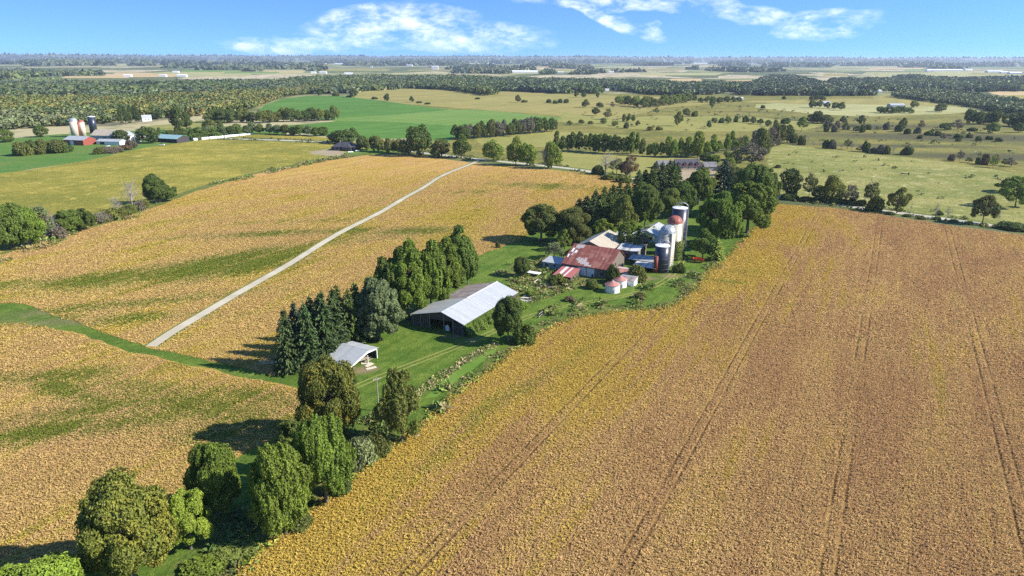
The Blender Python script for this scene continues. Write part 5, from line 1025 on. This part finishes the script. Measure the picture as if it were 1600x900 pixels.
e = barn('white_shed', 'small white shed with a half rusty roof behind the grain bins', 'shed', (42.6, 257.8), ux, 6, 7, 2.2, 2.6, 3.4, 3.0, M['brown_roof'], M['white_roof'], M['white_paint'], ov=.25, cap=M['white_roof']); pane(e, 'door', M['grey_wall'], 2, 3, 0, 1.9); pane_x(e, 'window', M['glass_dark'], 2, 3, 1, 1.7, 6, .06)
# silos
def silo(name, label, px, py, r, H, body, kind, capm, bands=9, ladder=-60):
    b = G(px, py); e = empty(name, b); tag(e, label, 'silo')
    bd = MB().lathe([(r, -.3), (r, H)]).build('body', M[body], e, smooth=True)
    for k in range(bands):
        z = H*(k+.7)/bands; MB().lathe([(r+.015, z-.045), (r+.05, z), (r+.015, z+.045)]).build('band', M['band' if kind == 'flat' else 'galv'], bd)
    if kind == 'flat':
        cp = MB().lathe([(r+.06, H+.01), (r+.06, H+.22), (r*.5, H+.55), (.35, H+.7)]).build('cap', M['silo_top'], e, smooth=False)
        MB().tube([(.0, 0, H+.6), (0, 0, H+1.1)], .3, 8).build('hatch', M['galv'], cp)
        pts = [(r*.9*math.cos(t)*.9, -r*.2, H+.35+2.1*math.sin(t)) for t in np.linspace(0, math.pi, 13)]; MB().tube([(p[0]+r*.25, p[1], p[2]) for p in pts], .09, 6).build('hoop_rail', M['galv'], e)
        MB().tube([(r*.25+r*.81, r*.5, H+.3)]+[(p[0]+r*.25, r*.5, p[2]) for p in pts], .06, 6).build('hoop_rail', M['galv'], e)
        MB().tube([(-r*.3, 0, H+.6), (-r*.3, 0, H+2.2)], .06, 5).build('vent_pipe', M['galv'], e)
    else:
        hd = r*.95; MB().lathe([(r+.1, H-.05)]+[((r+.08)*math.cos(t), H+.02+hd*math.sin(t)) for t in np.linspace(0, math.pi/2*.97, 9)]).build('dome', M[capm], e, smooth=True)
        mb = MB()
        for k in range(14):
            t = 2*math.pi*k/14; mb.tube([((r+.11)*math.cos(a)*math.cos(t), (r+.11)*math.cos(a)*math.sin(t), H+.02+(hd+.03)*math.sin(a)) for a in np.linspace(0, math.pi/2*.95, 7)], .035, 4)
        mb.build('dome_ribs', M[capm], e)
    a = R(ladder); cx, cy_ = math.cos(a)*(r+.35), math.sin(a)*(r+.35); tx, ty = -math.sin(a)*.3, math.cos(a)*.3; mb = MB()
    mb.tube([(cx+tx, cy_+ty, 0), (cx+tx, cy_+ty, H+.8)], .05, 5); mb.tube([(cx-tx, cy_-ty, 0), (cx-tx, cy_-ty, H+.8)], .05, 5)
    for k in range(int(H/.8)): mb.tube([(cx+tx, cy_+ty, .6+k*.8), (cx-tx, cy_-ty, .6+k*.8)], .03, 4)
    mb.build('ladder', M['galv'], e)
    if kind != 'flat': MB().tube([(math.cos(a+2.2)*(r+.35), math.sin(a+2.2)*(r+.35), 0), (math.cos(a+2.2)*(r+.35), math.sin(a+2.2)*(r+.35), H+.3)], .42, 8).build('chute', M[body], e)
    else: MB().tube([(math.cos(a+.35)*(r+.3), math.sin(a+.35)*(r+.3), 0), (math.cos(a+.35)*(r+.3), math.sin(a+.35)*(r+.3), H+.2)], .16, 8).build('fill_pipe', M['galv'], e)
    return e
silo('tower_silo', 'tallest silo, dark blue with a pale flat top and hoop rail', 1057, 397, 3.4, 21.5, 'silo_blue', 'flat', None, 9, -35)
silo('tower_silo', 'tan concrete silo with a rust red dome', 1050, 404, 3.25, 16.6, 'concrete', 'dome', 'red_dome', 22, -120)
silo('tower_silo', 'cream concrete silo with a grey steel dome', 1039.5, 413, 3.35, 14.4, 'pale_concrete', 'dome', 'steel_dome', 20, 160)
silo('tower_silo', 'short dark blue silo with a pale flat top', 1032.5, 424, 3.0, 11.2, 'silo_blue', 'flat', None, 5, -40)
b = G(1024, 426); e = empty('feed_tank', b); tag(e, 'slim red cylinder tank against the short dark silo', 'tank'); MB().lathe([(1.05, -.1), (1.05, 7.2)]).build('body', M['red_metal'], e, smooth=True); MB().lathe([(1.12, 7.21), (1.12, 7.3), (.25, 7.75)]).build('lid', M['red_dome'], e)
for a in (20, 200): MB().tube([(1.1*math.cos(R(a)), 1.1*math.sin(R(a)), 0), (1.1*math.cos(R(a)), 1.1*math.sin(R(a)), 7)], .05, 5).build('rail', M['galv'], e)
rg = np.random.default_rng(5); n = 1500; b = G(1052, 404); a_ = rg.uniform(-1.9, -.3, n); hh = 9*rg.random(n)**1.3
P_ = np.c_[b[0]+3.6*np.cos(a_)*rg.uniform(1, 1.2, n), b[1]+3.6*np.sin(a_)*rg.uniform(1, 1.2, n), hh]; v, f = quads(P_, np.c_[np.cos(a_), np.sin(a_), 0*a_+.4], .45, rg, .5)
o = link('ivy_creeper', mesh_np('ivy_creeper', v, f, [M['leaf']])); o.color = (.12, .16, .03, 1); tag(o, 'yellow green creeper climbing between the concrete silos', 'creeper')
def bin_(px, py, r, H, label):
    b = G(px, py); e = empty('grain_bin', b); tag(e, label, 'grain bin', 'grain bins of the yard')
    bd = MB().lathe([(r+(.02 if k % 2 else 0), k*H/18-.05) for k in range(19)], 32).build('body', M['bin_white'], e, smooth=True)
    rf = MB().lathe([(r+.15, H-.08), (r+.15, H), (.35, H+r*.48)], 32).build('roof', M['pink_roof'], e); MB().lathe([(.34, H+r*.48-.02), (.34, H+r*.48+.25), (.1, H+r*.48+.35)], 12).build('cap', M['patch'], rf)
    MB().box(-.4, .4, -r-.08, -r+.1, .3, 1.5).build('door', M['galv'], bd)
bin_(956.5, 455.5, 2.85, 3.0, 'front grain bin, white with a faded red cone roof'); bin_(969, 447.5, 2.5, 3.0, 'grain bin half hidden behind the other one')
# wagons
def wheel(e, x, y, r, w_, ax='y'):
    m_ = MB(); n = 16; vs = []; 
    for s in (-w_/2, w_/2):
        for k in range(n): vs.append((x+r*math.cos(2*math.pi*k/n), y+s, r+r*math.sin(2*math.pi*k/n)))
    m_.add(vs, [tuple(range(n-1, -1, -1)), tuple(range(n, 2*n))]+[(k, (k+1) % n, n+(k+1) % n, n+k) for k in range(n)]); t = m_.build('wheel', M['rubber'], e)
    MB().box(x-r*.45, x+r*.45, y-w_/2-.02, y+w_/2+.02, r*.55, r*1.45).build('rim', M['galv'], t)
b = G(1091, 410); e = empty('farm_wagon', b, R(-20)); tag(e, 'orange red box wagon parked on the grass under the big tree', 'wagon')
mb = MB(); mb.box(-2.2, 2.2, -1.1, 1.1, .8, .92); mb.prism([(-2.2, -1.1, .93), (2.2, -1.1, .93), (2.35, -1.25, 1.9), (-2.35, -1.25, 1.9)], (0, .07, 0)); mb.prism([(-2.2, 1.1, .93), (2.2, 1.1, .93), (2.35, 1.25, 1.9), (-2.35, 1.25, 1.9)], (0, -.07, 0)); mb.prism([(-2.2, -1.02, .93), (-2.2, 1.02, .93), (-2.35, 1.16, 1.9), (-2.35, -1.16, 1.9)], (.07, 0, 0)); mb.prism([(2.2, -1.02, .93), (2.2, 1.02, .93), (2.35, 1.16, 1.9), (2.35, -1.16, 1.9)], (-.07, 0, 0))
mb.build('box', M['wagon_red'], e); MB().tube([(-2.2, 0, .75), (-4.2, 0, .45)], .07, 6).build('hitch', M['galv'], e)
for x in (-1.4, 1.4):
    for y in (-.85, .85): wheel(e, x, y, .42, .22)
b = G(828, 429); e = empty('flat_wagon', b, ux); tag(e, 'flat wagon with a white deck beside the small dark tree', 'wagon')
MB().box(-4.6, 4.6, -1.4, 1.4, 1.05, 1.22).build('deck', M['white_paint'], e); MB().box(-4.4, 4.4, -.5, .5, .75, 1.04).build('frame', M['galv'], e); MB().tube([(-4.5, 0, .8), (-6.3, 0, .5)], .08, 6).build('hitch', M['galv'], e)
for x in (-3, 3):
    for y in (-1.0, 1.0): wheel(e, x, y, .42, .22)
# board heaps and fence remains
def heap(name, label, px, py, n, Lb, ang, m_, cat='boards', seed=0, zs=.12, spread=1.2, wb=.22):
    rg = np.random.default_rng(seed); e = empty(name, G(px, py), R(ang)); tag(e, label, cat)
    for k in range(n):
        o = MB().box(-Lb/2, Lb/2, -wb/2, wb/2, 0, .06).build('board', M[m_[k % len(m_)]], e, loc=(rg.normal(0, .5), rg.normal(0, spread), .05+zs*k*.6), rz=rg.normal(0, .22)); o.rotation_euler[0] = rg.normal(0, .08); o.rotation_euler[1] = rg.normal(0, .05)
heap('scrap_boards', 'heap of weathered boards in the weeds between the two barns', 852, 447, 14, 5, 10, ['board', 'pale_board', 'dark_wood'], seed=1)
heap('scrap_boards', 'loose pale boards by the yellow shrub', 838, 440, 7, 5, 55, ['pale_board', 'board'], seed=2)
heap('scrap_boards', 'stack of pale boards off the far corner of the long barn', 824, 467, 8, 4, -15, ['pale_board', 'white_paint'], seed=3, wb=.35)
heap('scrap_boards', 'dark rusty scrap near the little red roof', 866, 450, 9, 3.5, 0, ['red_metal', 'dark_wood', 'board'], seed=4, wb=.5)
heap('firewood_pile', 'brown pile of wood in the mouth of the small shed', 569, 562, 16, 2.2, 60, ['board', 'bark', 'dead_bark'], 'wood pile', seed=5, wb=.3, zs=.09)
heap('concrete_slabs', 'pale slabs lying on the grass by the small shed', 576, 573, 3, 3.0, 40, ['pale_concrete'], 'slabs', seed=6, wb=1.2, zs=.0, spread=1.3)
heap('scrap_boards', 'grey boards leaning in the shade of the small shed', 545, 578, 5, 3, 20, ['board'], seed=8)
heap('pale_stones', 'pale stones on the field brink below the loose crowned tree', 648, 678, 5, 1.1, 20, ['pale_concrete'], 'stones', seed=7, wb=.8, zs=.05, spread=.8)
heap('scrap_boards', 'fallen boards on bare ground beside the first windbreak spruce', 421, 569, 3, 4.2, 10, ['board', 'pale_board'], seed=9, wb=.9, zs=.02)
b = G(842, 497); e = empty('broken_gate', b, R(40)); tag(e, 'leaning wooden gate frame at the bend of the wheel track', 'gate')
for p0, p1 in (((0, 0, 0), (0, 0, 1.6)), ((0, 0, 1.5), (2.6, .8, 1.7)), ((2.6, .8, 0), (2.6, .8, 1.8)), ((0, 0, .3), (2.6, .8, 1.0))): MB().tube([p0, p1], .09, 6).build('rail', M['pole_wood'], e)
# utility pole in the yard and a few along the road
def upole(px, py, H, label):
    e = empty('utility_pole', G(px, py), R(30)); tag(e, label, 'utility pole', 'utility poles'); MB().tube([(0, 0, -.3), (0, 0, H)], [.16, .10], 8).build('post', M['pole_wood'], e)
    c = MB().box(-1.0, 1.0, -.06, .06, H-.7, H-.55).build('crossarm', M['pole_wood'], e)
    for x in (-.85, -.3, .3, .85): MB().lathe([(.05, H-.54), (.07, H-.45), (.03, H-.35)], 8).build('insulator', M['white_paint'], c, loc=(x, 0, 0))
upole(592, 642, 9.5, 'thin pole on the grass behind the loose crowned tree'); upole(1422, 336, 8, 'pole on the road past the isolated round tree'); upole(1112, 298, 8, 'pole where the drive of the stone house begins')
# black roofed house
def window(e, x0, x1, z0, z1, y, xside=None):
    if xside is None: f = MB().box(x0, x1, y-.05, y, z0, z1).build('window', M['white_paint'], e); MB().box(x0+.1, x1-.1, y-.07, y-.051, z0+.1, z1-.1).build('pane', M['glass_dark'], f)
def hip(name, label, cat, c, ang, L, Wd, hw, hr, rm, wm, inset=None):
    e = empty(name, gnd(c), ang); tag(e, label, cat); i = inset if inset is not None else Wd/2
    MB().box(-L/2, L/2, -Wd/2, Wd/2, -.5, hw-.01).build('wall', wm, e); a, b = L/2+.5, Wd/2+.5
    MB().add([(-a, -b, hw), (a, -b, hw), (a, b, hw), (-a, b, hw), (-L/2+i, 0, hr), (L/2-i, 0, hr)], [(3, 2, 1, 0), (0, 1, 5, 4), (1, 2, 5), (2, 3, 4, 5), (3, 0, 4)]).build('roof', rm, e)
    return e
e = hip('bungalow', 'dark walled house with a black hipped roof at the corn field corner', 'house', (-163, 676), R(-8), 24, 13, 3.2, 7.5, M['dark_roof'], M['dark_wall'])
MB().add([(2, -9.5, 3.2), (9, -9.5, 3.2), (9, 0, 3.2), (2, 0, 3.2), (5.5, -7, 6.0), (5.5, 0, 6.0)], [(3, 2, 1, 0), (0, 1, 4), (1, 2, 5, 4), (3, 0, 4, 5)]).build('porch_roof', M['dark_roof'], e); MB().box(2.4, 8.6, -9, -6.4, -.3, 3.19).build('porch_wall', M['dark_wall'], e)
MB().box(-6, -5, .5, 1.5, 5, 8.6).build('chimney', M['stone'], e)
for x in (-9, -5, -1, 10): window(e, x, x+1.6, .9, 2.3, -6.5)
for x in (3.2, 6.2): window(e, x, x+1.6, .9, 2.3, -9)
for px, py, lb, w_ in [(548, 239, 'white picnic bench on the lawn of the black roofed house', 5), (559, 237, 'white garden bench nearer the drive of the black roofed house', 4)]:
    g_ = empty('garden_bench', G(px, py), R(20)); tag(g_, lb, 'bench'); MB().box(-w_/2, w_/2, -.4, .4, .7, .8).build('seat', M['white_paint'], g_); MB().box(-w_/2, w_/2, .35, .43, .81, 1.5).build('backrest', M['white_paint'], g_)
    for x in (-w_/2+.2, w_/2-.3): MB().box(x, x+.1, -.35, .3, 0, .69).build('leg', M['white_paint'], g_)
def vehicle(px, py, ang, label, m_, L=4.6, cat='car', name='parked_car', H=1.5):
    e = empty(name, G(px, py), R(ang)); tag(e, label, cat); h = H*.55
    MB().prism([(-L/2, -.88, .3), (L/2, -.88, .3), (L/2, -.88, h), (L*.28, -.88, h+.08), (-L*.42, -.88, h+.1), (-L/2, -.88, h)], (0, 1.76, 0)).build('body', M[m_], e)
    MB().prism([(L*.25, -.8, h+.09), (L*.12, -.72, H), (-L*.32, -.72, H), (-L*.42, -.8, h+.11)], (0, 1.5, 0)).build('cabin', M['glass_dark'], e)
    for x in (-L*.31, L*.31):
        for y in (-.8, .8): wheel(e, x, y, .33, .22)
vehicle(630, 238, 10, 'white car parked by the road near the large round tree', 'white_paint')
vehicle(1094, 262, 20, 'pale pickup on the drive of the stone house', 'white_paint', 5.4, 'pickup', 'parked_pickup', 1.8)
# stone house with steep dark roof
bc = (143, 560)
e = barn('stone_house', 'steep dark roofed stone house with pink brick dormers behind the grove', 'house', (bc[0]-10, bc[1]-4), R(4), 20, 11, 2.9, 2.9, 5.5, 7.6, M['dark_roof'], M['dark_roof'], M['stone'], ov=.4)
for x in (1.2, 6.2, 11.4, 16.2):
    d_ = MB().prism([(x, -.2, 2.8), (x+2.2, -.2, 2.8), (x+2.2, -.2, 4.6), (x+1.1, -.2, 5.7), (x, -.2, 4.6)], (0, 3.4, 0)).build('dormer', M['brick'], e); MB().box(x+.5, x+1.7, -.28, -.21, 3.4, 4.6).build('pane', M['glass_dark'], d_)
    MB().prism([(x-.2, -.4, 4.5), (x+1.1, -.4, 5.8), (x+1.1, -.4, 5.95), (x-.2, -.4, 4.65)], (0, 3.6, 0)).build('dormer_roof', M['slate_roof'], d_); MB().prism([(x+2.4, -.4, 4.5), (x+1.1, -.4, 5.8), (x+1.1, -.4, 5.95), (x+2.4, -.4, 4.65)], (0, 3.6, 0)).build('dormer_roof', M['slate_roof'], d_)
for x in (4.2, 9.4, 14.6): window(e, x, x+1.4, .8, 2.5, 0)
MB().box(19.0, 20.3, 5, 6.2, 2, 9).build('chimney', M['stone'], e); MB().prism([(20.0, 0, 2.8), (20.0, 11, 2.8), (20.0, 5.5, 7.5)], (.3, 0, 0)).build('gable_trim', M['white_paint'], e)
barn('garage', 'grey roofed garage at the end of the stone house', 'garage', (bc[0]-24, bc[1]-3), R(4), 12, 11, 3.2, 3.2, 5.5, 6.2, M['slate_roof'], M['slate_roof'], M['stone'], ov=.4)
barn('garage', 'lower grey roofed wing on the sunny side of the stone house', 'garage', (bc[0]+12.5, bc[1]-6), R(4), 11, 11, 3.0, 3.0, 5.5, 6.0, M['slate_roof'], M['slate_roof'], M['stone'], ov=.4)
# far farmstead
FF = 'far farmstead'
def fsilo(px, py, r, H, body, cap, label):
    b = G(px, py); e = empty('tower_silo', b); tag(e, label, 'silo'); MB().lathe([(r, -.3), (r, H)], 20).build('body', M[body], e, smooth=True)
    if cap == 'flat': MB().lathe([(r+.05, H+.01), (r+.05, H+.8), (.3, H+1.1)], 20).build('cap', M['silo_top'], e)
    else: MB().lathe([(r+.1, H)]+[((r+.08)*math.cos(t), H+.02+r*.9*math.sin(t)) for t in np.linspace(0, 1.5, 6)], 20).build('dome', M[cap], e, smooth=True)
fsilo(119, 214, 4.2, 17, 'concrete', 'steel_dome', 'wide tan silo of the far farmstead'); fsilo(131, 213, 2.9, 15.5, 'pale_concrete', 'red_dome', 'slim pinkish silo of the far farmstead'); fsilo(125.5, 214, 1.2, 16, 'red_metal', 'red_dome', 'narrow reddish tower squeezed between the far silos'); fsilo(147, 208, 4.0, 18.5, 'silo_blue', 'flat', 'dark blue silo with a white top at the far farmstead')
e = barn('hay_barn', 'far barn with red walls and a white roof beside the tan silo', 'barn', (-455, 703), R(-14), 24, 16, 5, 5, 8, 8, M['white_roof'], M['white_roof'], M['red_wall']); pane(e, 'door', M['white_paint'], 8, 12, 0, 4)
e = barn('dairy_barn', 'big grey roofed barn in the middle of the far farmstead', 'barn', (-446, 735), R(-8), 38, 18, 6, 6, 9, 11, M['beige_roof'], M['beige_roof'], M['grey_wall']); pane(e, 'door', M['dark_wall'], 14, 18, 0, 4)
e = barn('calf_barn', 'low white roofed shed in front of the big grey far barn', 'barn', (-425, 708), R(-8), 26, 11, 3.2, 3.2, 5.5, 5, M['white_roof'], M['white_roof'], M['white_paint']); pane(e, 'door', M['dark_wall'], 4, 9, 0, 2.6)
e = barn('hay_barn', 'small pinkish shed between the far silos and the grain bins', 'barn', (-418, 730), R(20), 14, 9, 3.5, 3.5, 4.5, 5.5, M['pink_roof'], M['pink_roof'], M['white_paint'])
for px, py, lb in [(205.5, 220.5, 'far grain bin beside the little brown shed roof'), (216, 221, 'far grain bin next to the round dark tree')]:
    b = G(px, py); g_ = empty('grain_bin', b); tag(g_, lb, 'grain bin', 'far grain bins'); MB().lathe([(3.4, -.2), (3.4, 6)], 20).build('body', M['bin_white'], g_, smooth=True); MB().lathe([(3.55, 6.01), (.4, 8)], 20).build('roof', M['steel_dome'], g_, smooth=True)
barn('hay_barn', 'little dark roofed shed behind the far grain bins', 'barn', (-412, 757), R(10), 9, 8, 4, 4, 4, 7, M['dark_roof'], M['dark_roof'], M['white_paint'])
e = barn('machine_shed', 'teal roofed open shed at the edge of the corn field', 'shed', (-383, 742), R(-18), 30, 18, 4, 4, 9, 7, M['teal_roof'], M['teal_roof'], M['dark_wall'], ov=.6)
for k in range(5): pane(e, 'bay_shade', M['dull_black'], 1+k*6, 5.6+k*6, 0, 3.4, -.1, .06)  # near-black panels painted in for the shade inside the open bays
e = barn('farmhouse', 'white farmhouse with two gables on the small meadow behind the far farm', 'house', (-521, 986), R(35), 12, 9, 5, 5, 4.5, 8.5, M['white_roof'], M['white_roof'], M['white_paint']); pane(e, 'window', M['glass_dark'], 3, 4.4, 1.5, 3); pane(e, 'window', M['glass_dark'], 7, 8.4, 1.5, 3)
p0, p1 = G(302, 220)[:2], G(396, 209.5)[:2]; d_ = p1-p0; Lg = np.linalg.norm(d_); e = empty('bale_tube', gnd(p0), math.atan2(d_[1], d_[0])); tag(e, 'long white plastic wrapped row of bales at the corn field edge', 'bale row')
for k in range(4):
    L0, L1 = Lg*k/4, Lg*(k+1)/4-1.2; MB().tube([(L0, 0, 1.2), ((L0+L1)/2, .3, 1.25), (L1, 0, 1.2)], 1.6, 12).build('wrap', M['far_white'], e)
vehicle(253, 227, 5, 'white pickup between the far grain bins and the teal roof', 'white_paint', 5.4, 'pickup', 'parked_pickup', 1.8); vehicle(168, 229, 60, 'pale car standing before the low white far shed', 'white_paint')
e = barn('machine_shed', 'white roofed barn alone in the distant bright field', 'barn', (598, 1372), R(2), 21, 14, 5, 5, 7, 8, M['white_roof'], M['white_roof'], M['grey_wall']); pane(e, 'door', M['dark_wall'], 6, 12, 0, 4)
e = barn('machine_shed', 'long pale roof behind the dark row in the distant bright field', 'barn', tuple(G(1392, 168)[:2]), R(4), 28, 14, 4, 4, 7, 7, M['white_roof'], M['white_roof'], M['grey_wall'])
# scattered far roofs of farms and the town on the plain
for px, py, w_, c_, lb in FR:
    b = G(px, py); D = math.hypot(b[0], b[1]); L_ = w_*D/F; Wb = min(max(L_*.5, 9), 45); hh = max(4.5, min(9, D/450)); ht = hh if 'tower' not in lb else 26
    e = empty('distant_building', b, R(wr.uniform(-8, 8))); tag(e, lb, 'building', 'distant buildings on the plain')
    MB().box(-L_/2, L_/2, -Wb/2, Wb/2, -1, ht-.02).build('wall', M[{'white': 'far_white', 'pink': 'brick', 'beige': 'stone'}[c_]], e)
    MB().prism([(-L_/2-.3, -Wb/2-.3, ht), (-L_/2-.3, Wb/2+.3, ht), (-L_/2-.3, 0, ht+Wb*.14)], (L_+.6, 0, 0)).build('roof', M['far_white' if c_ != 'beige' else 'patch'], e)
# ---------------------------------------------------------------- the air
hb = MB().box(-70000, 70000, -3000, 95000, -7.5, 130).build('haze', None)
hm = bpy.data.materials.new('haze'); hm.use_nodes = True; hm.node_tree.nodes.clear(); HN = NT(hm.node_tree)
pv_ = HN.n('ShaderNodeVolumePrincipled'); pv_.inputs['Color'].default_value = (.68, .82, 1.0, 1); pv_.inputs['Density'].default_value = 4.3e-5; pv_.inputs['Anisotropy'].default_value = .2
ho = HN.n('ShaderNodeOutputMaterial'); HN.l(pv_.outputs[0], ho.inputs['Volume']); hb.data.materials.clear(); hb.data.materials.append(hm); tag(hb, 'thin bluish air over the whole plain', 'haze', None, 'stuff')
